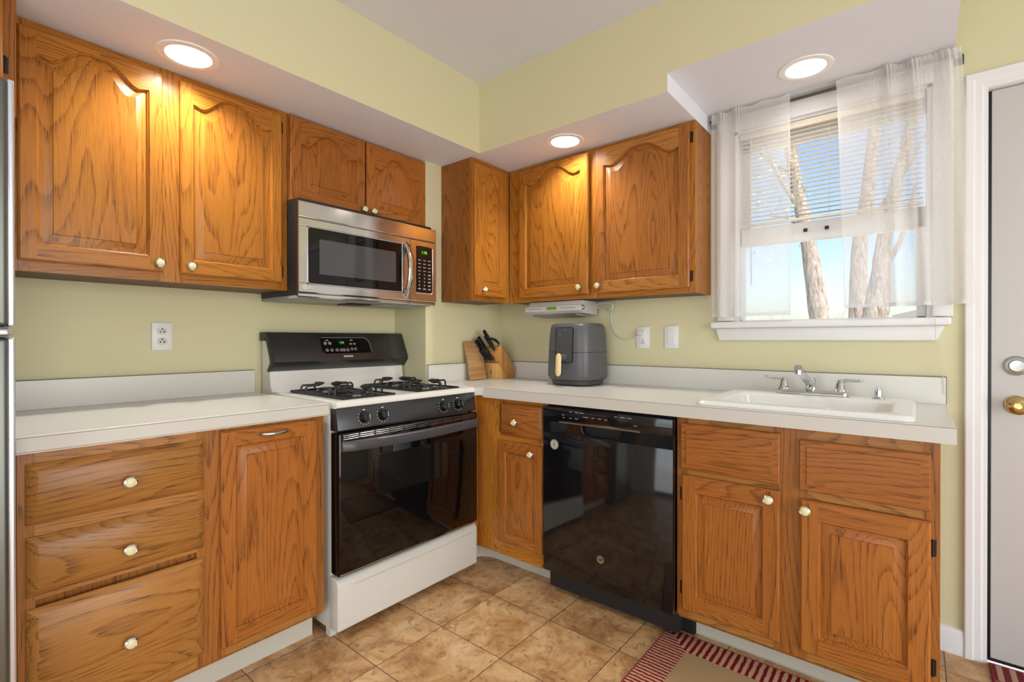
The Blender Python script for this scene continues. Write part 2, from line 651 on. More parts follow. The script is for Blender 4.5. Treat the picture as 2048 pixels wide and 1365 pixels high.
        if parent is not None:
            o.parent = parent
            MW[o.name] = MW[parent.name]
        else:
            MW[o.name] = Matrix.Identity(4)
        return o


MW = {}


def thing(name, label, cat, loc=(0, 0, 0), rz=0.0, group=None):
    o = bpy.data.objects.new(name, None)
    o.empty_display_size = 0.05
    o.location = loc
    o.rotation_euler = (0, 0, rz)
    COL.objects.link(o)
    MW[o.name] = Matrix.Translation(Vector(loc)) @ Matrix.Rotation(rz, 4, 'Z')
    o['label'] = label
    o['category'] = cat
    if group:
        o['group'] = group
    return o


def tag(o, label, cat, group=None):
    o['label'] = label
    o['category'] = cat
    if group:
        o['group'] = group
    return o


def struct(name, mb, mats, parent=None, fix=True):
    o = mb.build(name, mats, parent, fix=fix)
    if parent is None:
        o['kind'] = 'structure'
    return o


def recentre(o, c):
    """move a world-built mesh's origin to c"""
    c = Vector(c)
    o.data.transform(Matrix.Translation(-c))
    o.location = c
    MW[o.name] = Matrix.Translation(c)
    return o


def offset_poly(pts, d):
    n = len(pts)
    out = []
    for i in range(n):
        p0, p1, p2 = Vector(pts[i - 1]), Vector(pts[i]), Vector(pts[(i + 1) % n])
        e1 = (p1 - p0).normalized()
        e2 = (p2 - p1).normalized()
        n1 = Vector((-e1.y, e1.x))
        n2 = Vector((-e2.y, e2.x))
        m = (n1 + n2)
        m.normalize()
        c = max(m.dot(n1), 0.35)
        q = p1 + m * (d / c)
        out.append((q.x, q.y))
    return out


def text_mb(body, size, origin, facing, mi=0, align='CENTER', depth=0.0004):
    """lettering as flat raised mesh; facing 'A' looks toward -Y, 'B' toward -X"""
    cu = bpy.data.curves.new('lettering', 'FONT')
    cu.body = body
    cu.size = size
    cu.align_x = align
    cu.align_y = 'CENTER'
    cu.extrude = depth
    cu.resolution_u = 3
    ob = bpy.data.objects.new('lettering', cu)
    COL.objects.link(ob)
    dg = bpy.context.evaluated_depsgraph_get()
    me = bpy.data.meshes.new_from_object(ob.evaluated_get(dg))
    R = Matrix.Rotation(PI / 2, 4, 'X')
    if facing == 'B':
        R = Matrix.Rotation(-PI / 2, 4, 'Z') @ R
    T = Matrix.Translation(Vector(origin)) @ R
    mb = MB()
    mb.add([T @ v.co for v in me.vertices], [list(p.vertices) for p in me.polygons], mi)
    bpy.data.objects.remove(ob)
    bpy.data.meshes.remove(me)
    bpy.data.curves.remove(cu)
    return mb


def merge(a, b):
    o = len(a.v)
    a.v += b.v
    a.f += [[i + o for i in f] for f in b.f]
    a.m += b.m
    return a


# ------------------------------------------------------------------ room shell
CW = 0.2754          # range wall plane y
ZS, ZS2, ZC = 2.1370, 2.2085, 2.502
SA, SB = -0.305, -0.536
XL, YB = -4.3, -4.2

fl = MB().box(XL - .1, 0.0, YB - .1, CW, -0.05, 0.0)
struct('floor', fl, M['tile'])
ce = MB().box(XL - 2.2, 0.14, YB - 2.2, CW + .1, ZC, ZC + 0.05)  # slab runs past the back walls, an added overhang that blocks the sun
struct('ceiling', ce, M['ceil'])
wl = MB().box(XL - .1, 0.1, CW, CW + 0.1, 0, ZC)
struct('wall_left', wl, M['wall'])
ch = MB().box(-0.645, 0.0, 0.0, CW, 0, ZS)
struct('wall_chase', ch, M['wall'])
# window wall with openings for the window and the door
WY0, WY1, WZ0, WZ1 = -1.425, -2.135, 1.225, 2.125
DY0, DY1, DZ1 = -2.272, -3.13, 2.055
TW = 0.14
wr = MB()
wr.box(0, TW, WY0, CW, 0, ZC)
wr.box(0, TW, WY1, WY0, 0, WZ0)
wr.box(0, TW, WY1, WY0, WZ1, ZC)
wr.box(0, TW, DY0, WY1, 0, ZC)
wr.box(0, TW, DY1, DY0, DZ1, ZC)
wr.box(0, TW, YB - .1, DY1, 0, ZC)
struct('wall_right', wr, M['wall'])
# dining side walls behind the camera, each with a wide opening added for the fill lamps
wb = MB()
for a in ((XL - .1, -3.4, 0, ZC), (-0.8, 0.0, 0, ZC), (-3.4, -0.8, 2.3, ZC)):
    wb.box(a[0], a[1], YB - 0.1, YB, a[2], a[3])
struct('wall_back', wb, M['dining'])
wf = MB()
for a in ((YB, -3.3, 0, ZC), (-0.9, CW, 0, ZC), (-3.3, -0.9, 2.3, ZC)):
    wf.box(XL - 0.1, XL, a[0], a[1], a[2], a[3])
struct('wall_side', wf, M['dining'])


def holed(k, x0, x1, y0, y1, z, cx, cy, r, mi, n=48):
    """horizontal sheet x0..x1, y0..y1 with a round hole"""
    h = r * 1.15
    k.add([(x0, y0, z), (x1, y0, z), (x1, cy - h, z), (x0, cy - h, z)], [(0, 1, 2, 3)], mi)
    k.add([(x0, cy + h, z), (x1, cy + h, z), (x1, y1, z), (x0, y1, z)], [(0, 1, 2, 3)], mi)
    k.add([(x0, cy - h, z), (cx - h, cy - h, z), (cx - h, cy + h, z), (x0, cy + h, z)], [(0, 1, 2, 3)], mi)
    k.add([(cx + h, cy - h, z), (x1, cy - h, z), (x1, cy + h, z), (cx + h, cy + h, z)], [(0, 1, 2, 3)], mi)
    vs = []
    for i in range(n):
        a = 2 * PI * i / n
        c, s = math.cos(a), math.sin(a)
        q = h / max(abs(c), abs(s))
        vs += [(cx + c * r, cy + s * r, z), (cx + c * q, cy + s * q, z)]
    k.add(vs, [(2 * i, 2 * i + 1, (2 * i + 3) % (2 * n), (2 * i + 2) % (2 * n)) for i in range(n)], mi)


# soffits: yellow faces, white undersides
sf = MB()
sf.add([(XL, SA, ZS), (0, SA, ZS), (0, SA, ZC), (XL, SA, ZC)], [(0, 1, 2, 3)], 0)
holed(sf, XL, 0, SA, CW, ZS, -1.826, -0.143, 0.071, 1)
struct('soffit_left', sf, [M['wall'], M['soffit']], fix=False)
Y1, Y2 = -1.3231, -2.190
sb = MB()
sb.add([(SB, SA, ZS), (SB, Y1, ZS), (SB, Y1, ZS2), (SB, Y2, ZS2), (SB, Y2, ZC), (SB, SA, ZC)], [(0, 1, 2, 3, 4, 5)], 0)
holed(sb, SB, 0, Y1, SA, ZS, -0.382, -0.741, 0.071, 1)
sb.add([(SB, Y1, ZS), (0, Y1, ZS), (0, Y1, ZS2), (SB, Y1, ZS2)], [(0, 1, 2, 3)], 1)
holed(sb, SB, 0, Y2, Y1, ZS2, -0.234, -1.752, 0.071, 1)
sb.add([(SB, Y2, ZS2), (0, Y2, ZS2), (0, Y2, ZC), (SB, Y2, ZC)], [(0, 1, 2, 3)], 0)
struct('soffit_right', sb, [M['wall'], M['soffit']], fix=False)
# baseboard between sink cabinet and door
bb = MB().prism([(0, 0), (-0.014, 0), (-0.014, 0.075), (-0.009, 0.09), (0, 0.094)], 1, -2.222, -2.135)
# prism axis 1 -> pts are (x, z)
struct('baseboard_right', bb, M['white_trim'])

# ------------------------------------------------------------------ window
win = bpy.data.objects.new('window_1', None)
COL.objects.link(win)
win['kind'] = 'structure'
MW['window_1'] = Matrix.Identity(4)
k = MB()
# jamb lining + casing
k.box(0.0, TW, WY0 + 0.0, WY0 - 0.02, WZ0, WZ1)
k.box(0.0, TW, WY1, WY1 + 0.02, WZ0, WZ1)
k.box(0.0, TW, WY1, WY0, WZ1 - 0.02, WZ1)
k.box(-0.018, 0.0, WY0 + 0.068, WY0 - 0.005, 1.24, 2.188, 0, 0.004)
k.box(-0.018, 0.0, WY1 + 0.005, WY1 - 0.055, 1.24, 2.188, 0, 0.004)
k.box(-0.018, 0.0, WY1, WY0, 2.115, 2.188, 0, 0.004)
k.box(-0.012, 0.0, WY1 - 0.05, WY0 + 0.06, 2.188, 2.2)
k.build('casing', M['white_trim'], win)
# upper sash (further out) and lower sash
gy0, gy1 = -1.475, -2.108
us = MB()
us.box(0.075, 0.105, WY0 - 0.02, gy0 - 0.005, 1.62, 2.105)
us.box(0.075, 0.105, gy1 - 0.005, WY1 + 0.02, 1.62, 2.105)
us.box(0.075, 0.105, WY1 + 0.02, WY0 - 0.02, 2.035, 2.105)
us.box(0.075, 0.105, WY1 + 0.02, WY0 - 0.02, 1.62, 1.672)
us.build('upper_sash', M['white_trim'], win)
ls = MB()
ls.box(0.035, 0.065, WY0 - 0.02, -1.456, 1.237, 1.668, 0, 0.003)
ls.box(0.035, 0.065, -2.085, WY1 + 0.02, 1.237, 1.668, 0, 0.003)
ls.box(0.035, 0.065, WY1 + 0.02, WY0 - 0.02, 1.585, 1.668, 0, 0.003)
ls.box(0.035, 0.065, WY1 + 0.02, WY0 - 0.02, 1.225, 1.243)
ls.build('lower_sash', M['white_trim'], win)
for y in (-1.712, -1.791):
    lt = MB().box(0.028, 0.036, y - 0.007, y + 0.007, 1.623, 1.637)
    lt.build('sash_latch', M['black_matte'], win)
gp = MB().box(0.088, 0.091, gy1, gy0, 1.66, 2.05)
gp.build('upper_pane', M['glass'], win)
gp = MB().box(0.049, 0.052, -2.09, -1.45, 1.24, 1.6)
gp.build('lower_pane', M['glass'], win)
st = MB()
st.box(-0.058, TW - .02, -1.336, -2.183, 1.206, 1.236, 0, 0.008, 3)
st.build('window_sill', M['white_trim'], win)
ap = MB().add([], [])
ap.prism([(-1.352, 1.206), (-2.168, 1.206), (-2.145, 1.15), (-1.368, 1.15)], 0, -0.022, 0.0, 0, 0.003)
ap.build('apron', M['white_trim'], win)

# ------------------------------------------------------------------ door
door = bpy.data.objects.new('door_1', None)
COL.objects.link(door)
door['kind'] = 'structure'
MW['door_1'] = Matrix.Identity(4)
k = MB()
prof = [(0.0, 0.0), (-0.016, 0.0), (-0.019, 0.004), (-0.019, 0.022), (-0.015, 0.027), (-0.015, 0.044), (-0.010, 0.050), (-0.010, 0.058), (0.0, 0.062)]
k.loft([[(x, -2.220 - d, 0.0) for x, d in prof], [(x, -2.220 - d, 2.108 - d) for x, d in prof], [(x, -3.182 + d, 2.108 - d) for x, d in prof], [(x, -3.182 + d, 0.0) for x, d in prof]])
k.box(0.0, TW, -2.276, -2.266, 0, 2.05)
k.box(0.0, TW, -3.135, -3.12, 0, 2.05)
k.box(0.0, TW, -3.13, -2.27, 2.046, 2.058)
k.build('casing', M['white_trim'], door)
k = MB().box(0.018, 0.06, -3.118, -2.2925, 0.012, 2.043, 0, 0.002)
dp = k.build('door_panel', M['door'], door)
k = MB().box(0.02, 0.1, -3.12, -2.276, 0.0, 0.011)
k.build('threshold', M['black_matte'], door)
k = MB().box(0.03, 0.034, -2.294, -2.2755, 0.0, 2.046)  # black strip standing in for the shade in the door gap
k.build('gap_shade_strip', M['gasket'], door)
k = MB()
k.lathe([(0.034, 0.0), (0.034, 0.004), (0.029, 0.011), (0.021, 0.013), (0.019, 0.02), (0.0, 0.021)], (0.018, -2.355, 1.062), (-1, 0, 0), 28)
k.build('deadbolt', M['nickel'], dp)
k = MB()
k.lathe([(0.033, 0.0), (0.033, 0.004), (0.024, 0.012), (0.012, 0.018), (0.012, 0.032), (0.024, 0.042), (0.029, 0.054), (0.027, 0.064), (0.018, 0.070), (0.009, 0.071), (0.008, 0.069), (0.0, 0.069)], (0.018, -2.355, 0.925), (-1, 0, 0), 28)
k.build('door_knob', M['brass'], dp)


# ------------------------------------------------------------------ cabinets
def arch_outline(u0, u1, v0, v1, rise, n=44):
    pts = [(u0, v0), (u1, v0)]
    if rise <= 0:
        return pts + [(u1, v1), (u0, v1)], 4

    def g(t):
        t = abs(t)
        a = 0.80
        if t < a:
            return 0.5 * (1 + math.cos(PI * (t / a) ** 1.42)) * 1.10 - 0.10
        q = (t - a) / (1 - a)
        return -0.10 + 0.12 * q * q * (3 - 2 * q)
    top = []
    for i in range(n + 1):
        t = 1 - 2 * i / n
        top.append((0.5 * (u0 + u1) + 0.5 * (u1 - u0) * t, v1 + rise * g(t)))
    return pts + top, len(pts) + len(top)


def panel_door(u0, u1, v0, v1, yb, t=0.02, fw=0.045, bw=0.05, tw=0.085, rise=0.055, slope=0.028, groove=0.0125):
    """raised-panel door in cabinet-local axes (x across, z up, front toward -y)"""
    mb = MB()
    yf = yb - t
    e = 0.005
    ou0, ou1, ov0, ov1 = u0 + fw, u1 - fw, v0 + bw, v1 - tw
    # outer edge: sides and chamfer
    R = lambda a: [(u0 + a, v0 + a), (u1 - a, v0 + a), (u1 - a, v1 - a), (u0 + a, v1 - a)]
    rings = [[(x, yb, z) for x, z in R(0)], [(x, yf + e, z) for x, z in R(0)], [(x, yf, z) for x, z in R(e)]]
    o = len(mb.v)
    mb.add([p for r in rings for p in r], [], 0)
    for i in range(2):
        for q in range(4):
            k_ = (q + 1) % 4
            mb.f.append([o + i * 4 + q, o + i * 4 + k_, o + (i + 1) * 4 + k_, o + (i + 1) * 4 + q])
            mb.m.append(1 if q in (0, 2) else 0)
    mb.add(rings[0], [(0, 1, 2, 3)], 0)
    a0, a1, b0, b1 = u0 + e, u1 - e, v0 + e, v1 - e
    # stiles and bottom rail
    mb.add([(a0, yf, b0), (ou0, yf, b0), (ou0, yf, b1), (a0, yf, b1)], [(0, 1, 2, 3)], 0)
    mb.add([(ou1, yf, b0), (a1, yf, b0), (a1, yf, b1), (ou1, yf, b1)], [(0, 1, 2, 3)], 0)
    mb.add([(ou0, yf, b0), (ou1, yf, b0), (ou1, yf, ov0), (ou0, yf, ov0)], [(0, 1, 2, 3)], 1)
    out, _ = arch_outline(ou0, ou1, ov0, ov1, rise)
    top = out[2:]
    for i in range(len(top) - 1):
        (xa, za), (xb, zb) = top[i], top[i + 1]
        mb.add([(xa, yf, za), (xb, yf, zb), (xb, yf, b1), (xa, yf, b1)], [(0, 1, 2, 3)], 1)
    prof = [(0.0, 0.0), (0.0015, 0.004), (0.005, 0.0065), (0.0065, groove), (0.009, groove), (0.009 + slope, 0.0045), (0.0105 + slope, 0.0015)]
    rs = []
    for d, h in prof:
        pl, _ = arch_outline(ou0 + d, ou1 - d, ov0 + d, ov1 - d, rise)
        rs.append([(x, yf + h, z) for x, z in pl])
    mb.loft(rs, 0, cap=False)
    last = rs[-1]
    top = last[2:]
    zb = last[0][2]
    for i in range(len(top) - 1):
        a, b = top[i], top[i + 1]
        mb.add([(b[0], b[1], zb), (a[0], a[1], zb), a, b], [(0, 1, 2, 3)], 0)
    return mb


def slab_front(u0, u1, v0, v1, yb, t=0.02, inset=0.024, edge=0.010, step=0.0):
    mb = MB()
    yf = yb - t
    R = lambda a, y: [(u0 + a, y, v0 + a), (u1 - a, y, v0 + a), (u1 - a, y, v1 - a), (u0 + a, y, v1 - a)]
    rs = [R(0, yb), R(0, yf + edge), R(0.003, yf + edge - 0.003), R(inset, yf + step)]
    if step:
        rs.append(R(inset + 0.002, yf))
    mb.loft(rs, 0, cap=False)
    mb.add(rs[0], [(3, 2, 1, 0)], 0)
    mb.add(rs[-1], [(0, 1, 2, 3)], 0)
    return mb


def knob(parent, u, v, yf, ceramic=True):
    k = MB()
    k.lathe([(0.0095, 0.0), (0.0085, 0.004), (0.007, 0.011), (0.0130, 0.016), (0.0165, 0.019), (0.0165, 0.0215), (0.0132, 0.0238), (0.0124, 0.0232), (0.0105, 0.0248), (0.006, 0.0258), (0.0, 0.026)],
            (u, yf, v), (0, -1, 0), 20, mis=[0, 0, 0, 0, 0, 0, 0, 1, 1, 1])
    return k.build('knob', [M['chrome'], M['ceramic']], parent)


def hinge(parent, u, v, y, side):
    k = MB()
    k.box(u, u + side * 0.008, y - 0.002, y, v - 0.023, v + 0.023, 0, 0.0008, 1)
    k.tube([(u, y - 0.005, v - 0.024), (u, y - 0.005, v + 0.024)], 0.0035, 0, 8)
    return k.build('hinge', M['hinge'], parent)


def face(parent, parts, yf, mats, th=0.019):
    """face frame from ('v'|'h', u0,u1,v0,v1) members"""
    k = MB()
    for d, a, b, c, e in parts:
        k.box(a, b, yf, yf + th, c, e, 0 if d == 'v' else 1)
    return k.build('face_frame', mats, parent)


OZ = [M['oak_z'], M['oak_x']]
OL = [M['oak_lo_z'], M['oak_lo_x']]
OB = [M['oak_br_z'], M['oak_br_x']]
ZB = 1.3665          # underside of wall cabinets
HW = ZS - 0.001

# --- two-door wall cabinet left of the microwave (local = world minus (x0,0,0))
FY = 0.02
c1 = thing('wall_cabinet', 'two-door oak wall cabinet with arched panels, above the long left counter beside the fridge', 'cabinet', (-1.83, CW, ZB))
D = Matrix.Translation((-1.83, CW, ZB))


def W(mb, name, mats, parent):
    return mb.build(name, mats, parent, world=True)


k = MB().box(-2.242, -1.405, FY + 0.019, CW - 0.001, ZB + 0.012, HW)
W(k, 'body', OZ, c1)
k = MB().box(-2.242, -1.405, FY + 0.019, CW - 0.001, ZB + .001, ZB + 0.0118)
W(k, 'bottom_panel', M['oak_shade'], c1)


def faceW(parent, parts, yf, mats, th=0.019):
    k = MB()
    for d, a, b, c, e in parts:
        k.box(a, b, yf, yf + th, c, e, 0 if d == 'v' else 1)
    return W(k, 'face_frame', mats, parent)


def knobW(parent, u, v, yf):
    k = MB()
    k.lathe([(0.0095, 0.0), (0.0085, 0.004), (0.007, 0.011), (0.0130, 0.016), (0.0165, 0.019), (0.0165, 0.0215), (0.0132, 0.0238), (0.0124, 0.0232), (0.0105, 0.0248), (0.006, 0.0258), (0.0, 0.026)],
            (u, yf, v), (0, -1, 0), 20, mis=[0, 0, 0, 0, 0, 0, 0, 1, 1, 1])
    return W(k, 'knob', [M['chrome'], M['ceramic']], parent)


def hingeW(parent, u, v, y, side):
    k = MB()
    k.box(u, u + side * 0.008, y - 0.002, y, v - 0.023, v + 0.023, 0, 0.0008, 1)
    k.tube([(u, y - 0.005, v - 0.024), (u, y - 0.005, v + 0.024)], 0.0035, 0, 8)
    return W(k, 'hinge', M['hinge'], parent)


faceW(c1, [('v', -2.242, -2.205, ZB, HW), ('v', -1.875, -1.795, ZB, HW), ('v', -1.445, -1.405, ZB, HW)] + [('h', a, b, c, e) for a, b in ((-2.205, -1.875), (-1.795, -1.445)) for c, e in ((ZB, ZB + .045), (HW - .045, HW))], FY, OZ)
k = panel_door(-2.232, -1.862, 1.399, 2.110, FY, fw=0.041, bw=0.05, tw=0.078, rise=0.058)
d1 = W(k, 'door', OZ, c1)
knobW(d1, -1.8765, 1.427, FY - 0.02)
k = panel_door(-1.808, -1.434, 1.399, 2.112, FY, fw=0.041, bw=0.05, tw=0.080, rise=0.058)
d2 = W(k, 'door', OZ, c1)
knobW(d2, -1.778, 1.427, FY - 0.02)
hingeW(d2, -1.430, 2.062, FY, 1)
hingeW(d2, -1.430, 1.447, FY, 1)

# --- cabinet over the microwave
c2 = thing('wall_cabinet', 'small two-door oak wall cabinet directly above the microwave', 'cabinet', (-1.02, CW, 1.757))
k = MB().box(-1.402, -0.647, FY + 0.019, CW - 0.001, 1.757, HW)
W(k, 'body', OZ, c2)
faceW(c2, [('v', -1.402, -1.365, 1.757, HW), ('v', -1.04, -0.99, 1.757, HW), ('v', -0.68, -0.647, 1.757, HW)] + [('h', a, b, c, e) for a, b in ((-1.365, -1.04), (-0.99, -0.68)) for c, e in ((1.757, 1.79), (HW - .04, HW))], FY, OL)
for (a, b, kx) in ((-1.398, -1.024, -1.038), (-1.016, -0.640, -0.985)):
    k = panel_door(a, b, 1.760, 2.128, FY, fw=0.048, bw=0.05, tw=0.11, rise=0.066)
    dd = W(k, 'door', OL, c2)
    knobW(dd, kx, 1.789, FY - 0.02)

# --- narrow corner wall cabinet on the chase
c3 = thing('wall_cabinet', 'narrow single-door oak wall cabinet in the corner, right of the microwave', 'cabinet', (-0.37, 0, ZB))
FC = -0.24
k = MB().box(-0.528, -0.2155, FC + 0.019, -0.001, ZB + .012, HW)
k.box(-0.528, -0.520, FC + 0.019, -0.001, ZB, ZB + .0118)
W(k, 'body', OB, c3)
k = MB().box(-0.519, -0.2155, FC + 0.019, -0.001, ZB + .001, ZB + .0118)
W(k, 'bottom_panel', M['oak_shade'], c3)
faceW(c3, [('v', -0.528, -0.49, ZB, HW), ('v', -0.275, -0.2165, ZB, HW), ('h', -0.49, -0.275, ZB, ZB + .045), ('h', -0.49, -0.275, HW - .045, HW)], FC, OZ)
k = panel_door(-0.519, -0.256, 1.392, 2.108, FC, fw=0.045, bw=0.052, tw=0.09, rise=0.056, slope=0.022)
dd = W(k, 'door', OZ, c3)
knobW(dd, -0.461, 1.428, FC - 0.02)
hingeW(dd, -0.252, 1.44, FC, 1)

# --- wall cabinet on the window wall: local x runs toward -Y
c4 = thing('wall_cabinet', 'two-door oak wall cabinet beside the window, its left door slightly ajar', 'cabinet', (0, -0.245, ZB), -PI / 2)
y2u = lambda y: -(y + 0.245)
FB = -0.215
H4 = HW - ZB
k = MB().box(0.0, y2u(-1.3225), FB + 0.019, -0.001, 0.012, H4)
k.box(y2u(-1.315), y2u(-1.3225), FB + 0.019, -0.001, 0, 0.0118)
k.build('body', OB, c4)
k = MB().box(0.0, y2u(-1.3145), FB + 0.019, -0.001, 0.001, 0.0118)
k.build('bottom_panel', M['oak_shade'], c4)
face(c4, [('v', 0.0, 0.09, 0, H4), ('v', y2u(-0.77), y2u(-0.84), 0, H4), ('v', y2u(-1.285), y2u(-1.3225), 0, H4)] + [('h', a, b, c, e) for a, b in ((0.09, y2u(-0.77)), (y2u(-0.84), y2u(-1.285))) for c, e in ((0, 0.045), (H4 - .045, H4))], FB, OZ)
k = panel_door(0.0, y2u(-0.789) - y2u(-0.330), 1.388 - ZB, 2.114 - ZB, 0.0, fw=0.045, bw=0.052, tw=0.084, rise=0.058)
dl = k.build('door', OZ, c4)
dl.location = (y2u(-0.330), FB, 0)
dl.rotation_euler = (0, 0, math.radians(-1.8))
kk = knob(dl, y2u(-0.744) - y2u(-0.330), 1.425 - ZB, -0.02)
for v in (2.06, 1.44):
    hinge(dl, -0.004, v - ZB, 0.0, -1)
k = panel_door(y2u(-0.822), y2u(-1.301), 1.390 - ZB, 2.118 - ZB, FB, fw=0.048, bw=0.055, tw=0.09, rise=0.060)
dr = k.build('door', OB, c4)
knob(dr, y2u(-0.846), 1.427 - ZB, FB - 0.02)
for v in (2.062, 1.44):
    hinge(dr, y2u(-1.305), v - ZB, FB, 1)

# --- cabinet above the fridge
c5 = thing('wall_cabinet', 'oak wall cabinet above the fridge, only its right edge in view', 'cabinet', (-2.65, CW, 1.79))
k = MB().box(-3.06, -2.2435, -0.081, CW - 0.001, 1.79, HW)
W(k, 'body', OZ, c5)
faceW(c5, [('v', -3.06, -3.02, 1.79, HW), ('v', -2.285, -2.2435, 1.79, HW), ('h', -3.02, -2.285, 1.79, 1.83), ('h', -3.02, -2.285, HW - .04, HW)], -0.10, OB)
for a, b in ((-3.05, -2.655), (-2.645, -2.271)):
    k = panel_door(a, b, 1.80, 2.125, -0.10, fw=0.048, bw=0.05, tw=0.09, rise=0.05)
    dd = W(k, 'door', OZ, c5)
    if b > -2.5:
        hingeW(dd, -2.267, 1.93, -0.10, 1)

# --- left base cabinet: three drawers and a pull-out door
FA = -0.335
b1 = thing('base_cabinet', 'oak base cabinet with three drawers and a tall pull-out door, left of the stove', 'cabinet', (-1.86, CW, 0))
k = MB().box(-2.268, -1.4375, FA + 0.019, CW - 0.001, 0.10, 0.868)
W(k, 'body', OB, b1)
faceW(b1, [('v', -2.268, -2.235, 0.118, 0.868), ('v', -1.868, -1.785, 0.118, 0.868), ('v', -1.49, -1.437, 0.118, 0.868), ('h', -2.235, -1.868, 0.118, 0.18), ('h', -2.235, -1.868, 0.485, 0.51), ('h', -2.235, -1.868, 0.64, 0.69), ('h', -2.235, -1.868, 0.82, 0.868), ('h', -1.785, -1.49, 0.118, 0.17), ('h', -1.785, -1.49, 0.83, 0.868)], FA, OB)
for (v0, v1, kv) in ((0.681, 0.838, 0.752), (0.497, 0.649, 0.560), (0.160, 0.465, 0.296)):
    k = slab_front(-2.253, -1.849, v0, v1, FA, inset=0.024, edge=0.0155)
    dd = W(k, 'drawer', [M['oak_br_x']], b1)
    knobW(dd, -2.044, kv, FA - 0.02)
k = panel_door(-1.802, -1.473, 0.150, 0.857, FA, fw=0.043, bw=0.045, tw=0.052, rise=0.0, slope=0.026)
dd = W(k, 'door', OL, b1)
k = MB().tube([(-1.683, FA - 0.02, 0.833), (-1.679, FA - 0.036, 0.833), (-1.665, FA - 0.043, 0.832), (-1.64, FA - 0.045, 0.831), (-1.612, FA - 0.043, 0.832), (-1.597, FA - 0.036, 0.833), (-1.593, FA - 0.02, 0.833)], [.006, .0055, .0055, .0065, .0055, .0055, .006], 0, 10)
W(k, 'bar_handle', M['nickel'], dd)
k = MB().box(-2.268, -1.4445, -0.26, -0.24, 0, 0.118)
W(k, 'toe_kick', M['vinyl'], b1)

# --- corner base cabinet
XB = -0.60
b2 = thing('base_cabinet', 'narrow oak base cabinet with one small drawer and door, between stove and dishwasher', 'cabinet', (0, -0.02, 0), -PI / 2)
v2u = lambda y: -(y + 0.02)
k = MB()
k.box(0.0, v2u(-0.757), XB + 0.02, -0.002, 0.10, 0.868)
k.build('body', OB, b2)
k = MB()
k.box(v2u(-0.331), v2u(-0.350), -0.6445, XB + 0.001, 0.10, 0.868)
k.build('filler_panel', OZ, b2)
face(b2, [('v', v2u(-0.350), v2u(-0.5), 0.10, 0.868), ('v', v2u(-0.757), v2u(-0.785), 0.12, 0.868), ('h', v2u(-0.5), v2u(-0.757), 0.10, 0.18), ('h', v2u(-0.5), v2u(-0.757), 0.655, 0.70), ('h', v2u(-0.5), v2u(-0.757), 0.838, 0.868)], XB, OZ)
k = slab_front(v2u(-0.513), v2u(-0.769), 0.690, 0.848, XB, inset=0.018, edge=0.013)
dd = k.build('drawer', [M['oak_lo_x']], b2)
knob(dd, v2u(-0.620), 0.762, XB - 0.02)
k = panel_door(v2u(-0.506), v2u(-0.771), 0.170, 0.663, XB, fw=0.042, bw=0.045, tw=0.05, rise=0.0, slope=0.026)
dd = k.build('door', OL, b2)
knob(dd, v2u(-0.715), 0.625, XB - 0.02)
for v in (0.60, 0.25):
    hinge(dd, v2u(-0.503), v, XB, -1)
# vinyl toe kick that curls round the inner corner
k = MB()
path = [(-0.646, -0.265)]
for i in range(9):
    a = PI / 2 * i / 8
    path.append((-0.60 + 0.10 * math.sin(a) + 0.013, -0.372 + 0.10 * math.cos(a)))
path += [(-0.487, -0.5), (-0.485, -0.862)]
o = len(k.v)
vs, fs = [], []
for i, (x, y) in enumerate(path):
    vs += [(x, y, 0.0), (x, y, 0.112)]
for i in range(len(path) - 1):
    fs.append((2 * i, 2 * i + 2, 2 * i + 3, 2 * i + 1))
k.add(vs, fs)
nv = len(vs)
back = [(x + 0.012, y + 0.012) for x, y in path]
k.add([(x, y, z) for (x, y) in back for z in (0.0, 0.112)], fs)
k.add(vs + [(x, y, z) for (x, y) in back for z in (0.0, 0.112)], [(2 * i + 1, 2 * i + 3, nv + 2 * i + 3, nv + 2 * i + 1) for i in range(len(path) - 1)])
W(k, 'toe_kick', M['vinyl'], b2)

# --- sink base cabinet
b3 = thing('base_cabinet', 'wide oak base cabinet with two doors and two false drawer fronts under the sink', 'cabinet', (0, -1.38, 0), -PI / 2)
s2u = lambda y: -(y + 1.38)
k = MB()
k.box(s2u(-1.388), s2u(-2.138), XB + 0.019, -0.002, 0.10, 0.715)
k.box(s2u(-2.12), s2u(-2.138), XB + 0.019, -0.002, 0.715, 0.868)
k.build('body', OB, b3)
face(b3, [('v', s2u(-1.388), s2u(-1.43), 0.118, 0.868), ('v', s2u(-1.715), s2u(-1.815), 0.118, 0.868), ('v', s2u(-2.10), s2u(-2.138), 0.118, 0.868),
          ('h', s2u(-1.43), s2u(-1.715), 0.118, 0.17), ('h', s2u(-1.43), s2u(-1.715), 0.645, 0.69), ('h', s2u(-1.43), s2u(-1.715), 0.835, 0.868),
          ('h', s2u(-1.815), s2u(-2.10), 0.118, 0.17), ('h', s2u(-1.815), s2u(-2.10), 0.64, 0.685), ('h', s2u(-1.815), s2u(-2.10), 0.82, 0.868)], XB, OB)
for (a, b, v0, v1) in ((-1.406, -1.736, 0.672, 0.843), (-1.793, -2.117, 0.668, 0.831)):
    k = slab_front(s2u(a), s2u(b), v0, v1, XB, inset=0.020, edge=0.007, step=0.004)
    k.build('false_drawer_front', [M['oak_lo_x']], b3)
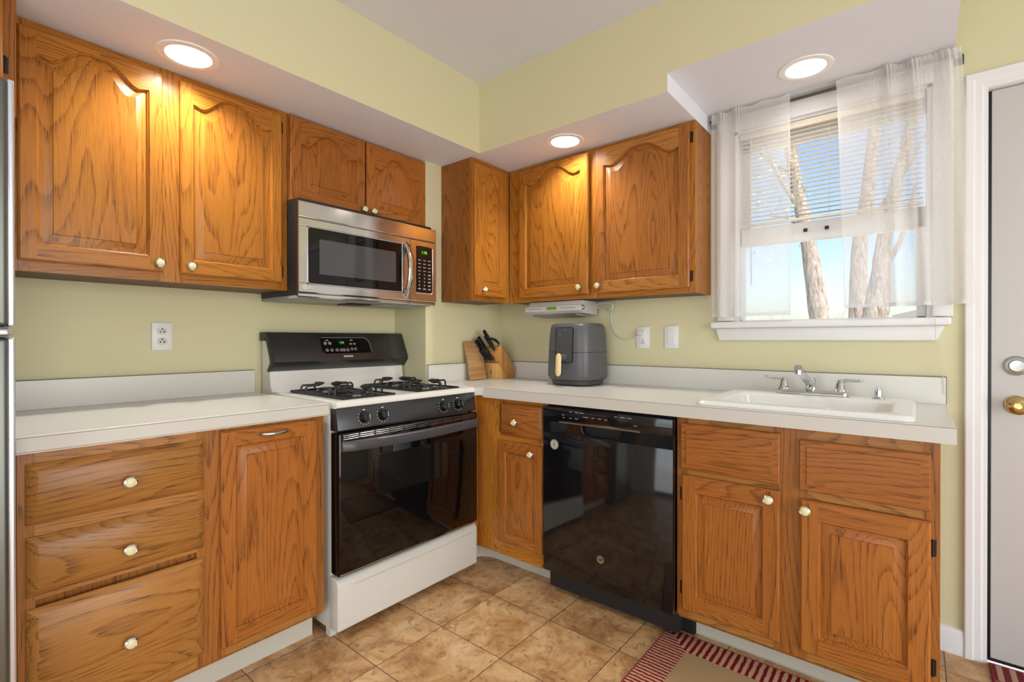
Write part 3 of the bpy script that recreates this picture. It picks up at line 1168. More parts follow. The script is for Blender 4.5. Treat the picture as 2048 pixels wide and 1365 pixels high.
for (a, b, v0, v1, ky, hy, sd) in ((-1.411, -1.737, 0.150, 0.652, -1.706, -1.407, -1), (-1.797, -2.118, 0.150, 0.639, -1.812, -2.122, 1)):
    k = panel_door(s2u(a), s2u(b), v0, v1, XB, fw=0.05, bw=0.055, tw=0.06, rise=0.0, slope=0.024)
    dd = k.build('door', OL, b3)
    knob(dd, s2u(ky), v1 - 0.030, XB - 0.02)
    for v in (v1 - 0.075, v0 + 0.075):
        hinge(dd, s2u(hy), v, XB, sd)
k = MB().box(s2u(-1.42), s2u(-2.138), -0.485, -0.465, 0, 0.118)
k.build('toe_kick', M['vinyl'], b3)

# ------------------------------------------------------------------ countertops
ct1 = thing('countertop', 'white laminate countertop left of the stove with upright backsplash', 'countertop', (-1.85, CW, 0.868))
k = MB()
k.prism([(CW - 0.001, 0.868), (CW - 0.001, 0.914), (-0.366, 0.914), (-0.370, 0.910), (-0.370, 0.874), (-0.36, 0.870), (-0.36, 0.868)], 0, -2.272, -1.436)
for i in range(len(k.f)):
    zs = [k.v[j] for j in k.f[i]]
    if all(abs(p[1] + 0.370) < 0.0045 for p in zs):
        k.m[i] = 1
k.box(-2.272, -1.4365, -0.3705, -0.3695, 0.909, 0.9105, 2)
W(k, 'worktop', [M['lam'], M['lam_edge'], M['lam_line']], ct1)
k = MB()
k.box(-2.272, -1.442, 0.2554, CW - 0.001, 0.9145, 1.014)
k.box(-2.272, -1.4415, 0.2548, CW - 0.001, 1.014, 1.0165, 1)
W(k, 'backsplash', [M['lam'], M['lam_line']], ct1)

ct2 = thing('countertop', 'white laminate countertop under the window, running from the stove to past the sink', 'countertop', (-0.32, -1.2, 0.868))
k = MB()
xf, ye = -0.638, -2.170
# hole for the sink bowl
hx0, hx1, hy0, hy1 = -0.570, -0.12, -2.045, -1.490
zt, zb_ = 0.914, 0.876
k.box(xf, hx0, hy1, -0.425, zb_, zt)
k.box(hx0, -0.001, hy1, -0.425, zb_, zt)
k.box(xf, hx0, ye, hy1, zb_, zt)
k.box(hx1, -0.001, ye, hy1, zb_, zt)
k.box(hx0, hx1, ye, hy0, zb_, zt)
k.prism([(-0.001, -0.001), (-0.640, -0.001), (-0.640, -0.372), (xf, -0.425), (-0.001, -0.425)], 2, zb_, zt)
k.box(xf - 0.0006, xf, ye, -0.43, zt - 0.0022, zt - 0.0006, 2)
k.box(xf - 0.001, xf, ye, -0.425, 0.868, 0.876, 1)
W(k, 'worktop', [M['lam'], M['lam_edge'], M['lam_line']], ct2)
k = MB()
k.box(xf - 0.0016, xf - 0.0002, ye, -0.428, 0.8685, 0.912)
k.box(-0.6525, -0.6405, -0.385, -0.372, 0.874, 0.912)
W(k, 'edge_band', [M['lam_edge']], ct2)
k = MB()
k.box(-0.0205, -0.001, ye, -0.022, 0.9145, 1.0135)
k.box(-0.64, -0.001, -0.0205, -0.001, 0.9145, 1.0135)
k.box(-0.0212, -0.001, ye, -0.022, 1.0135, 1.016, 1)
k.box(-0.64, -0.001, -0.0212, -0.001, 1.0135, 1.016, 1)
k.box(-0.0212, -0.001, ye - 0.002, ye, 0.915, 1.016, 1)
W(k, 'backsplash', [M['lam'], M['lam_line']], ct2)

# ------------------------------------------------------------------ sink
sk = thing('kitchen_sink', 'white drop-in kitchen sink with raised rim, set in the counter under the window', 'sink', (-0.345, -1.767, 0.914))
SX0, SX1, SY0, SY1 = -0.606, -0.066, -2.084, -1.452


def rrect(x0, x1, y0, y1, r, z, n=6):
    pts = []
    for (cx, cy, a0) in ((x1 - r, y1 - r, 0), (x0 + r, y1 - r, PI / 2), (x0 + r, y0 + r, PI), (x1 - r, y0 + r, 1.5 * PI)):
        for i in range(n + 1):
            a = a0 + PI / 2 * i / n
            pts.append((cx + r * math.cos(a), cy + r * math.sin(a), z))
    return pts


k = MB()
rings = [rrect(SX0, SX1, SY0, SY1, .035, 0.9145), rrect(SX0 - .001, SX1 + .001, SY0 - .001, SY1 + .001, .036, 0.922), rrect(SX0 + .008, SX1 - .008, SY0 + .008, SY1 - .008, .03, 0.931),
         rrect(SX0 + .03, SX1 - .03, SY0 + .03, SY1 - .03, .03, 0.932),
         rrect(-0.545, -0.175, -2.030, -1.508, .05, 0.930), rrect(-0.535, -0.185, -2.022, -1.516, .05, 0.922), rrect(-0.525, -0.195, -2.012, -1.526, .05, 0.86),
         rrect(-0.505, -0.21, -1.995, -1.543, .05, 0.77), rrect(-0.46, -0.25, -1.95, -1.59, .05, 0.752), rrect(-0.375, -0.345, -1.785, -1.755, .014, 0.750)]
k.loft(rings, 0, cap=False)
k.add(rings[-1], [list(range(len(rings[-1])))])
W(k, 'basin', M['enamel'], sk)
k = MB().lathe([(0.0, 0.0), (0.042, 0.0), (0.042, 0.003), (0.036, 0.004), (0.03, 0.001), (0, 0.001)], (-0.36, -1.77, 0.752), (0, 0, 1), 20)
W(k, 'drain', M['chrome'], sk)

fa = thing('faucet', 'chrome two-handle kitchen faucet with straight spout, on the sink rim', 'faucet', (-0.125, -1.757, 0.932))
k = MB()
rings = [rrect(-0.155, -0.098, -1.885, -1.632, .028, 0.9325), rrect(-0.157, -0.096, -1.887, -1.630, .030, 0.945), rrect(-0.150, -0.103, -1.880, -1.637, .023, 0.953)]
k.loft(rings)
W(k, 'base_plate', M['chrome'], fa)
for (hy, s) in ((-1.661, 1), (-1.857, -1)):
    k = MB()
    k.lathe([(0.023, 0.0), (0.0225, 0.006), (0.019, 0.012), (0.0165, 0.026), (0.012, 0.036), (0.009, 0.043), (0.0, 0.046)], (-0.126, hy, 0.952), (0, 0, 1), 20)
    k.tube([(-0.126, hy, 0.985), (-0.126, hy + s * 0.012, 0.9925), (-0.127, hy + s * 0.032, 0.994), (-0.129, hy + s * 0.052, 0.993), (-0.130, hy + s * 0.066, 0.997), (-0.130, hy + s * 0.073, 0.999)], [0.009, .0075, .0055, .005, .0058, .004], 0, 10)
    W(k, 'lever_handle', M['chrome'], fa)
k = MB()
k.lathe([(0.021, 0.0), (0.021, 0.010), (0.0165, 0.016), (0.0165, 0.036), (0.018, 0.040), (0.016, 0.046), (0.0, 0.048)], (-0.126, -1.757, 0.952), (0, 0, 1), 20)
sp0, sp1 = Vector((-0.132, -1.757, 0.968)), Vector((-0.285, -1.735, 1.048))
dirv = (sp1 - sp0).normalized()
sidev = dirv.cross(Vector((0, 0, 1))).normalized()
upv = sidev.cross(dirv)


def sect(p, a, b):
    return [tuple(p + sidev * sx * a + upv * sz * b) for sx, sz in ((-1, -.7), (-.7, -1), (.7, -1), (1, -.7), (1, .7), (.7, 1), (-.7, 1), (-1, .7))]


k.loft([sect(sp0, .013, .012), sect(sp0.lerp(sp1, .5), .0125, .010), sect(sp1 - dirv * .02, .013, .010), sect(sp1, .0125, .009)])
k.lathe([(0.0115, 0.0), (0.0125, 0.004), (0.0125, 0.028), (0.0, 0.029)], sp1 - dirv * 0.012 + Vector((0, 0, 0.006)), (0, 0, -1), 16)
W(k, 'spout', M['chrome'], fa)
sp = MB()
sp.lathe([(0.021, 0.0), (0.021, 0.003), (0.0125, 0.006), (0.012, 0.026), (0.0105, 0.034), (0.007, 0.036), (0.0065, 0.044), (0.0, 0.045)], (-0.125, -1.976, 0.9325), (0, 0, 1), 20)
sp.lathe([(0.0048, 0.0), (0.0048, 0.012), (0, 0.0125)], (-0.129, -1.976, 0.9705), (-0.9, 0, 0.2), 10)
o = sp.build('soap_dispenser', M['chrome'])
tag(recentre(o, (-0.125, -1.976, 0.9325)), 'small chrome soap dispenser standing on the sink rim right of the faucet', 'dispenser')

# ------------------------------------------------------------------ stove
rg = thing('gas_range', 'white gas range with black glass oven door and black control panels', 'stove', (-1.03, 0.0, 0))
RX0, RX1 = -1.4105, -0.653
k = MB()
k.box(RX0, RX1, -0.335, 0.262, 0.03, 0.89, 0, 0.003)
for x in (RX0 + 0.001, RX1 - 0.03):
    k.box(x, x + 0.028, -0.33, -0.30, 0, 0.031)
    k.box(x, x + 0.028, 0.2, 0.23, 0, 0.031)
W(k, 'body', M['enamel_shade'], rg)
# cooktop with raised lip and a dished top
k = MB()
prof = [(0.19, 0.889), (-0.372, 0.889), (-0.381, 0.893), (-0.383, 0.902), (-0.379, 0.912), (-0.366, 0.917), (-0.350, 0.917), (-0.343, 0.911), (0.165, 0.911), (0.19, 0.917)]
k.prism(prof, 0, RX0 + 0.0, RX1 - 0.0)
k.box(RX0 - 0.001, RX0 + 0.018, -0.366, 0.19, 0.893, 0.918, 0, 0.005)
k.box(RX1 - 0.018, RX1 + 0.001, -0.366, 0.19, 0.893, 0.918, 0, 0.005)
W(k, 'cooktop', M['enamel'], rg)
# white upstand and its sides
k = MB()
k.prism([(0.262, 0.89), (0.262, 1.183), (0.212, 1.183), (0.190, 1.05), (0.185, 0.985), (0.178, 0.94), (0.160, 0.914), (0.150, 0.89)], 0, RX0 + 0.006, RX1 - 0.006)
W(k, 'upstand', M['enamel'], rg)
# black console
bg_prof = [(0.264, 1.150), (0.264, 1.188), (0.210, 1.189), (0.202, 1.183), (0.1935, 1.164), (0.152, 1.070), (0.146, 1.052), (0.150, 1.043), (0.180, 1.011), (0.187, 1.008), (0.191, 1.015), (0.165, 1.045), (0.162, 1.055), (0.212, 1.165), (0.218, 1.150)]
k = MB()
k.prism(bg_prof, 0, RX0 + 0.010, RX1 - 0.010)
cons = W(k, 'console', M['panel_black'], rg)
for x0, x1 in ((RX0 - 0.004, RX0 + 0.012), (RX1 - 0.012, RX1 + 0.004)):
    k = MB()
    k.prism(bg_prof, 0, x0, x1, 0)
    W(k, 'end_cap', M['olive_cap'], cons)


def on_console(x, t, off=0.0):
    """point on the sloping console face; t=0 top, 1 bottom"""
    a, b = Vector((0, 0.1935, 1.164)), Vector((0, 0.152, 1.070))
    p = a.lerp(b, t)
    nrm = Vector((0, -0.915, 0.404))
    q = p + nrm * off
    return Vector((x, q.y, q.z))


def console_poly(pts, off):
    return [tuple(on_console(x, t, off)) for x, t in pts]


k = MB()
k.add(console_poly([(-1.150, 0.02), (-0.905, 0.02), (-0.885, 0.2), (-0.882, 0.83), (-1.145, 0.83), (-1.16, .7), (-1.16, .1)], 0.0006), [list(range(7))], 0)
disp = W(k, 'display_panel', [M['black_glass']], cons)
k = MB()
x0 = -1.15
line = [(-1.15, 0.0), (-0.908, 0.0), (-0.890, 0.10), (-0.881, 0.30), (-0.879, 0.78)]
k.tube([on_console(x, t, 0.001) for x, t in line], 0.0012, 0, 6)
W(k, 'display_border', M['legend'], cons)


def disc_on(k, x, t, r, mi, off=0.0012, inner=None):
    c = on_console(x, t, off)
    n = 14
    ax = Vector((1, 0, 0))
    ay = Vector((0, 0.404, 0.915))
    if inner is None:
        k.add([tuple(c + ax * r * math.cos(2 * PI * i / n) + ay * r * math.sin(2 * PI * i / n)) for i in range(n)], [list(range(n))], mi)
    else:
        vs = [tuple(c + ax * q * math.cos(2 * PI * i / n) + ay * q * math.sin(2 * PI * i / n)) for q in (r, inner) for i in range(n)]
        k.add(vs, [(i, (i + 1) % n, n + (i + 1) % n, n + i) for i in range(n)], mi)


for x, t, mi, r0, r1, r2_ in [(x, .30, 1, .0085, .0055, .0035) for x in (-1.137, -1.112)] + [(x, .66, 0, .0085, .006, .0035) for x in (-1.134, -1.108, -1.080, -1.020)] + [(x, .66, 1, .0085, .0065, .003) for x in (-1.057, -1.041)] + [(x, .62, 0, .0085, .007, .004) for x in (-0.995, -0.974)]:
    k = MB()
    disc_on(k, x, t, r0, 0, inner=r1)
    disc_on(k, x, t, r2_, 0)
    W(k, 'touch_button', [M['legend_p'] if mi else M['legend']], cons)
for x, t, hw_, hh_ in ((-0.995, .34, .007, .04), (-0.974, .34, .007, .04), (-1.124, .14, .008, .03), (-0.988, .14, .008, .03)):
    k = MB()
    k.add(console_poly([(x - hw_, t - hh_), (x + hw_, t - hh_), (x + hw_, t + hh_), (x - hw_, t + hh_)], .0012), [(0, 1, 2, 3)], 0)
    W(k, 'printed_legend', M['legend'], cons)
k = MB()
k.add(console_poly([(-1.062, .14), (-1.03, .14), (-1.03, .40), (-1.062, .40)], .0010), [(0, 1, 2, 3)], 0)
W(k, 'clock_window', M['gasket'], cons)


def slanted_text(body, size, x, t, matl, name, parent):
    tm = text_mb(body, size, (0, 0, 0), 'A', 0, 'CENTER', 0.0002)
    c = on_console(x, t, 0.0016)
    ay = Vector((0, 0.404, 0.915))
    nn = Vector((0, -0.915, 0.404))
    tm.v = [tuple(c + Vector((v[0], 0, 0)) + ay * v[2] - nn * v[1]) for v in tm.v]
    return W(tm, name, matl, parent)


slanted_text('1:46', 0.016, -1.046, 0.27, M['green_led'], 'clock_digits', cons)
k = MB()
k.add(console_poly([(-1.051, 0.955), (-0.998, 0.955), (-0.998, 1.04), (-1.051, 1.04)], .0012), [(0, 1, 2, 3)], 0)
bdg = W(k, 'badge', M['sensor'], cons)
slanted_text('HOTPOINT', 0.0095, -1.0245, 0.995, M['slot'], 'badge_lettering', cons)

# burner pans, heads and grates
GX = ((-1.335, -1.105), (-0.950, -0.722))
for gx0, gx1 in GX:
    cx = 0.5 * (gx0 + gx1)
    for cy in (0.02, -0.225):
        k = MB()
        k.lathe([(0.0, 0.0), (0.105, 0.0), (0.104, 0.003), (0.085, 0.0005), (0.05, -0.001), (0, -0.001)], (cx, cy, 0.9125), (0, 0, 1), 28)
        k.lathe([(0.046, 0.0), (0.046, 0.009), (0.040, 0.012), (0.0, 0.012)], (cx, cy, 0.913), (0, 0, 1), 24, 1)
        k.lathe([(0.036, 0.0), (0.036, 0.006), (0.03, 0.008), (0.0, 0.008)], (cx, cy, 0.9255), (0, 0, 1), 24, 0)
        W(k, 'burner', [M['iron'], M['nickel']], rg)
    k = MB()
    k.box(gx0, gx1, -0.338, 0.130, 0.9115, 0.9135, 1)
    r = 0.0045
    ring = [(gx0, -0.335, 0.919), (gx1, -0.335, 0.919), (gx1, 0.128, 0.919), (gx0, 0.128, 0.919), (gx0, -0.335, 0.919)]
    for i in range(4):
        k.tube([ring[i], ring[i + 1]], r, 0, 8)
    k.tube([(gx0, -0.103, 0.919), (gx1, -0.103, 0.919)], r, 0, 8)
    zt_ = 0.950
    for cy, y0, y1 in ((0.0125, -0.103, 0.128), (-0.219, -0.335, -0.103)):
        for s, ex in ((1, gx0), (-1, gx1)):
            for dy in (-0.022, 0.022):
                k.tube([(ex, cy + dy, 0.919), (ex, cy + dy, zt_ - .008), (ex + s * .008, cy + dy, zt_), (ex + s * 0.055, cy + dy * .8, zt_)], r, 0, 8)
            k.tube([(ex + s * 0.048, cy, zt_ + .001), (ex + s * 0.07, cy, zt_ + .002), (ex + s * 0.092, cy, zt_ + .003)], [.006, .0085, .003], 0, 8)
            k.tube([(ex + s * 0.055, cy - .018, zt_), (ex + s * 0.055, cy + .018, zt_)], r, 0, 8)
        for s, ey in ((1, y0), (-1, y1)):
            k.tube([(cx, ey, 0.919), (cx, ey, zt_ - .008), (cx, ey + s * .008, zt_), (cx, ey + s * 0.055, zt_), (cx, ey + s * .085, zt_ + .003)], [r, r, r, .0075, .003], 0, 8)
    W(k, 'grate', [M['iron'], M['black_matte']], rg)

# front control panel with knobs
k = MB()
k.prism([(-0.336, 0.802), (-0.336, 0.888), (-0.376, 0.8885), (-0.392, 0.806), (-0.388, 0.802)], 0, RX0 + 0.0, RX1 - 0.001, 0, 0.002)
W(k, 'control_panel', M['panel_black'], rg)
pn = Vector((0, -0.982, 0.19)).normalized()
for kx in (-1.291, -1.203, -0.866, -0.774):
    c = Vector((kx, -0.385, 0.845))
    k = MB()
    k.lathe([(0.0235, 0.0), (0.0235, 0.003), (0.021, 0.010), (0.0185, 0.020), (0.016, 0.022), (0.0, 0.0225)], c, pn, 24)
    up = Vector((0, 0.19, 0.982))
    ax = Vector((1, 0, 0))
    g0, g1 = c + pn * 0.018, c + pn * 0.030
    k.loft([[tuple(g0 + ax * a * .007 + up * b * .0185) for a, b in ((-1, -1), (1, -1), (1, 1), (-1, 1))], [tuple(g1 + ax * a * .0045 + up * b * .0165) for a, b in ((-1, -1), (1, -1), (1, 1), (-1, 1))]])
    kn = W(k, 'control_knob', M['black_gloss'], rg)
    k = MB()
    k.loft([[tuple(c + pn * 0.0232 + ax * (0.0105 + a * .0012) + up * b * .010) for a, b in ((-1, -1), (1, -1), (1, 1), (-1, 1))], [tuple(c + pn * 0.0236 + ax * (0.0105 + a * .0012) + up * b * .010) for a, b in ((-1, -1), (1, -1), (1, 1), (-1, 1))]])
    W(k, 'pointer', M['sensor'], kn)
    for i in range(8):
        k = MB()
        a = math.radians(150 + i * 25)
        pc = c + pn * 0.0012 + ax * math.cos(a) * 0.029 + up * math.sin(a) * 0.029
        k.loft([[tuple(pc + ax * q * .0012 + up * s_ * .0016) for q, s_ in ((-1, -1), (1, -1), (1, 1), (-1, 1))], [tuple(pc + pn * .0004 + ax * q * .0012 + up * s_ * .0016) for q, s_ in ((-1, -1), (1, -1), (1, 1), (-1, 1))]])
        W(k, 'dial_mark', M['sensor'], kn)
    k = MB()
    pc = c + pn * 0.0012 + up * 0.030
    k.loft([[tuple(pc + ax * q * .005 + up * s_ * .0018) for q, s_ in ((-1, -1), (1, -1), (1, 1), (-1, 1))], [tuple(pc + pn * .0004 + ax * q * .005 + up * s_ * .0018) for q, s_ in ((-1, -1), (1, -1), (1, 1), (-1, 1))]])
    W(k, 'dial_mark', M['sensor'], kn)

# oven door
k = MB()
k.box(RX0 - 0.004, RX1 - 0.006, -0.405, -0.345, 0.252, 0.797, 0, 0.006)
od = W(k, 'oven_door', M['black_glass'], rg)
k = MB()
ow = rrect(-1.235, -0.86, 0.525, 0.688, 0.02, 0, 5)
k.add([(x, -0.4056, z) for x, z, _ in ow], [list(range(len(ow)))])
W(k, 'oven_window', M['black_inner'], od)
k = MB()
for i in range(10):
    a0 = RX0 + 0.012 + i * 0.0725
    for z in (0.7735, 0.781, 0.7885):
        k.box(a0, a0 + 0.066, -0.408, -0.4045, z - 0.0012, z + 0.0012, 0, 0.0006, 1)
W(k, 'vent_slats', M['nickel'], od)
k = MB()
nh = 24
secs = []
for i in range(nh + 1):
    t = i / nh
    x = RX0 + 0.004 + t * (RX1 - RX0 - 0.014)
    bow = 0.026 + 0.014 * math.sin(PI * t)
    if t < 0.04 or t > 0.96:
        bow *= 0.45 + 0.55 * min(t, 1 - t) / 0.04
    dz = -0.006 * math.sin(PI * t)
    secs.append([(x, -0.404, 0.728 + dz), (x, -0.404 - bow, 0.731 + dz), (x, -0.407 - bow, 0.738 + dz), (x, -0.404 - bow * .95, 0.764 + dz), (x, -0.404 - bow * .8, 0.769 + dz), (x, -0.404, 0.766 + dz)])
k.loft(secs)
W(k, 'door_handle', M['char_handle'], od)
k = MB().box(RX0 - 0.002, RX1 - 0.004, -0.4065, -0.404, 0.258, 0.262)
W(k, 'trim_strip', M['chrome'], od)
# storage drawer
k = MB()
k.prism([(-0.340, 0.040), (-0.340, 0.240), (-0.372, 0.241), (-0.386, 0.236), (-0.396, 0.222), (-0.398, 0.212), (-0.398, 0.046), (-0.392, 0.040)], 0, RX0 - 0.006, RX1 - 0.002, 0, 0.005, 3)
dr_ = W(k, 'storage_drawer', M['enamel_shade'], rg)
k = MB()
gl_, gr_ = RX0 + 0.06, RX1 - 0.03
k.loft([[(gl_, -0.3985, 0.207), (gr_, -0.3985, 0.207), (gr_, -0.3985, 0.1995), (gl_, -0.3985, 0.1995)], [(gl_ + .05, -0.402, 0.206), (gr_ - .03, -0.402, 0.206), (gr_ - .03, -0.401, 0.2025), (gl_ + .05, -0.401, 0.2025)]])
W(k, 'pull_ridge', M['enamel_shade'], dr_)

# ------------------------------------------------------------------ microwave
mw = thing('microwave', 'stainless over-the-range microwave with curved handle and black window', 'microwave', (-1.03, 0.05, 1.335))
MX0, MX1, MY = -1.416, -0.662, -0.105
k = MB()
k.box(MX0 + 0.012, MX1 - 0.006, -0.0745, CW - 0.001, 1.345, 1.7555, 0, 0.002)
k.box(MX0 + 0.002, MX1 - 0.002, -0.097, -0.0745, 1.340, 1.733)
W(k, 'body', M['black_matte'], mw)


def mwy(x):
    t = (x - MX0) / (MX1 - MX0)
    return MY + 0.004 * (1 - 4 * (t - .5) ** 2) * -1


def mw_sheet(k, x0, x1, z0, z1, y0=0.0, th=0.009, mi=0, n=10, bev=True):
    rs = []
    for i in range(n + 1):
        x = x0 + (x1 - x0) * i / n
        y = mwy(x) + y0
        rs.append([(x, y + th, z0), (x, y + .004, z0), (x, y, z0 + .004), (x, y, z1 - .004), (x, y + .004, z1), (x, y + th, z1)])
    k.loft(rs, mi)


k = MB()
mw_sheet(k, MX0, MX1, 1.6685, 1.737)
W(k, 'top_grille', M['steel'], mw)
# door: steel frame round the window
xs0, xs1 = MX0, -0.8385
wx0, wx1, wz0, wz1 = -1.378, -0.888, 1.392, 1.632
k = MB()
mw_sheet(k, xs0, xs1, wz1, 1.6665)
mw_sheet(k, xs0, xs1, 1.352, wz0)
mw_sheet(k, xs0, wx0, wz0, wz1, n=2)
mw_sheet(k, wx1, xs1, wz0, wz1, n=2)
mw_sheet(k, xs0, xs1, 1.334, 1.3515, 0.006)
md = W(k, 'door', M['steel'], mw)
k = MB()
mw_sheet(k, wx0 - .001, wx1 + .001, wz0 - .001, wz1 + .001, 0.002, 0.01)
W(k, 'window', M['black_glass'], md)
k = MB()
n_ = 8
vs = []
for i in range(n_ + 1):
    x = -1.325 + (0.40) * i / n_
    vs += [(x, mwy(x) + 0.0015, 1.436), (x, mwy(x) + 0.0015, 1.586)]
k.add(vs, [(2 * i, 2 * i + 2, 2 * i + 3, 2 * i + 1) for i in range(n_)])
W(k, 'window_mesh', mat('grey_window_screen', rgb(74, 74, 77), 0.06, spec=0.6), md)
k = MB()
fr_ = [(wx0, wz0), (wx1, wz0), (wx1, wz1), (wx0, wz1)]
k.tube([(wx0 + .008, mwy(wx0), wz0), (wx1, mwy(wx1), wz0), (wx1, mwy(wx1), wz1)], 0.002, 0, 6)
k.tube([(wx1, mwy(wx1), wz1), (wx0 + .008, mwy(wx0), wz1), (wx0, mwy(wx0), wz1 - .008), (wx0, mwy(wx0), wz0 + .008), (wx0 + .008, mwy(wx0), wz0)], 0.002, 0, 6)
W(k, 'window_trim', M['trim_and_highlight'], md)
# bowed vertical handle
k = MB()
secs = []
for i in range(21):
    t = i / 20
    z = 1.362 + t * (1.648 - 1.362)
    s = math.sin(PI * t)
    y = MY - 0.004 - 0.048 * s ** 0.8
    x = -0.866 + 0.004 * s
    hw = 0.013 + 0.004 * s
    secs.append([(x - hw, y + .012, z), (x - hw, y + .004, z), (x - hw * .5, y, z), (x + hw * .5, y, z), (x + hw, y + .004, z), (x + hw, y + .012, z)])
k.loft(secs)
W(k, 'handle', M['steel'], md)
# control side
k = MB()
mw_sheet(k, -0.836, MX1, 1.352, 1.6665, n=4)
mw_sheet(k, -0.836, MX1, 1.334, 1.3515, 0.006, n=4)
cp = W(k, 'control_side', M['steel'], mw)
k = MB()
kp = rrect(-0.798, -0.690, 1.398, 1.638, 0.006, 0, 3)
for i in range(6):
    xa, xb = -0.798 + i * 0.018, -0.780 + i * 0.018
    za = 1.400 if i in (0, 5) else 1.398
    zb2 = 1.636 if i in (0, 5) else 1.638
    k.add([(xa, mwy(xa) - .0008, za), (xb, mwy(xb) - .0008, za), (xb, mwy(xb) - .0008, zb2), (xa, mwy(xa) - .0008, zb2)], [(0, 1, 2, 3)])
W(k, 'keypad', M['black_gloss'], cp)
k = MB()
k.tube([(-0.689, MY - .002, 1.634), (-0.687, MY - .002, 1.52), (-0.689, MY - .002, 1.398), (-0.70, MY - .002, 1.393), (-0.797, MY - .002, 1.394)], 0.0022, 0, 6)
W(k, 'keypad_trim', M['trim_and_highlight'], cp)
yk = mwy(-0.74) - 0.0018
W(text_mb('1:46', 0.022, (-0.745, yk, 1.606), 'A'), 'clock_digits', M['green_led'], cp)
k = MB()
for r_i in range(9):
    z = 1.565 - r_i * 0.0185
    for x in (-0.778, -0.744, -0.711):
        ww = 0.009 if r_i < 4 or r_i > 7 else 0.0035
        if r_i >= 4 and r_i < 8 and x == -0.711:
            ww = 0.009
        hh = 0.0022 if r_i < 4 else 0.0035
        k = MB().box(x - ww, x + ww, mwy(x) - .0016, mwy(x) - .0006, z - hh, z + hh)
        W(k, 'key_legend', M['legend'], cp)
k = MB().lathe([(0.0105, 0), (0.0105, 0.0012), (0.0, 0.0013)], (-1.389, mwy(-1.39) + .0005, 1.376), (0, -1, 0), 20)
lg = W(k, 'emblem', M['trim_and_highlight'], md)
W(text_mb('LG', 0.017, (-1.364, mwy(-1.36) - 0.0008, 1.376), 'A'), 'emblem_lettering', M['sensor'], md)
# underside with filters and lamp
k = MB()
k.box(MX0 + 0.014, MX1 - 0.01, -0.07, CW - 0.003, 1.332, 1.3445)
us_ = W(k, 'underside', M['grey_plastic_d'], mw)
for a, b in ((-1.38, -1.13), (-0.93, -0.69)):
    k = MB()
    k.box(a, b, 0.0, 0.20, 1.3285, 1.3315)
    W(k, 'grease_filter', M['lint'], us_)
k = MB().box(-1.09, -0.97, 0.03, 0.15, 1.326, 1.3315, 0, 0.002)
W(k, 'lamp_cover', M['black_matte'], us_)

# ------------------------------------------------------------------ dishwasher
dw = thing('dishwasher', 'black glossy built-in dishwasher under the counter between two oak cabinets', 'dishwasher', (-0.3, -1.085, 0))
DY_0, DY_1, DX = -0.787, -1.384, -0.632
k = MB()
k.box(-0.58, -0.03, DY_1 + .002, DY_0 - .002, 0.03, 0.862)
W(k, 'tub', M['black_matte'], dw)
k = MB()
hz0, hz1 = 0.752, 0.787
ha, hb = -0.985, -1.171
k.box(DX, -0.585, DY_1, DY_0, 0.120, 0.742, 0, 0.003)
k.box(DX, -0.585, ha, DY_0, 0.7405, 0.792)
k.box(DX, -0.585, DY_1, hb, 0.7405, 0.792)
k.box(-0.60, -0.585, hb, ha, 0.741, 0.792, 1)
dd = W(k, 'door', [M['black_gloss'], M['slot']], dw)
# rounded lower corners of the pocket grip
k = MB()
for yy, s in ((ha, -1), (hb, 1)):
    pts = [(yy, 0.741)]
    for i in range(7):
        a = PI / 2 * i / 6
        pts.append((yy + s * 0.030 * (1 - math.sin(a)), 0.741 + 0.040 * (1 - math.cos(a))))
    k.prism(pts, 0, DX, -0.60)
W(k, 'grip_corner', M['black_gloss'], dd)
k = MB()
line = [(DX, ha - .002, 0.787), (DX, ha - .006, 0.764), (DX, ha - .022, 0.7475), (DX, -1.06, 0.7425), (DX, hb + .022, 0.7475), (DX, hb + .006, 0.764)]
k.tube(line, 0.0025, 0, 8)
W(k, 'grip_lip', M['black_gloss'], dd)
k = MB()
k.box(DX - 0.004, -0.585, DY_1, DY_0, 0.792, 0.856, 0, 0.004)
cpn = W(k, 'control_panel', M['black_gloss'], dw)
k = MB().prism([(-0.6365, 0.800), (-0.643, 0.7965), (-0.643, 0.7915), (-0.6325, 0.7915)], 1, -1.258, -0.880)
W(k, 'chrome_strip', M['nickel'], cpn)
k = MB()
for i in range(5):
    for j in range(2):
        y = -0.812 - i * 0.0115
        z = 0.834 - j * 0.012
        k.box(DX - 0.0045, DX - 0.0038, y - .002, y + .002, z - .002, z + .002)
W(k, 'vent_holes', M['slot'], cpn)
k = MB()
rn = random.Random(3)
for (y, z, ww) in ((-0.897, .826, .007), (-0.900, .815, .005), (-0.935, .842, .006), (-0.965, .842, .009), (-0.990, .842, .010), (-1.01, .826, .012), (-1.045, .826, .006), (-1.075, .826, .008), (-1.105, .825, .006), (-1.15, .842, .006), (-1.18, .842, .009), (-1.21, .842, .009), (-0.935, .815, .006), (-0.965, .815, .008), (-1.235, .815, .006)):
    k = MB().box(DX - 0.0045, DX - 0.0038, y - ww, y + ww, z - .0014, z + .0014)
    W(k, 'printed_legend', M['legend'], cpn)
k = MB().lathe([(0.0, 0.0), (0.022, 0.0), (0.022, 0.0008), (0, 0.0009)], (DX, -0.848, 0.690), (-1, 0, 0), 24)
s_ = W(k, 'sticker', mat('pale_sticker', rgb(176, 176, 160), 0.5), dd)
k = MB()
k.loft([[(DX - .0012, -0.851, 0.680), (DX - .0012, -0.848, 0.680), (DX - .0012, -0.845, 0.700), (DX - .0012, -0.848, 0.700)], [(DX - .0016, -0.851, 0.680), (DX - .0016, -0.848, 0.680), (DX - .0016, -0.845, 0.700), (DX - .0016, -0.848, 0.700)]])
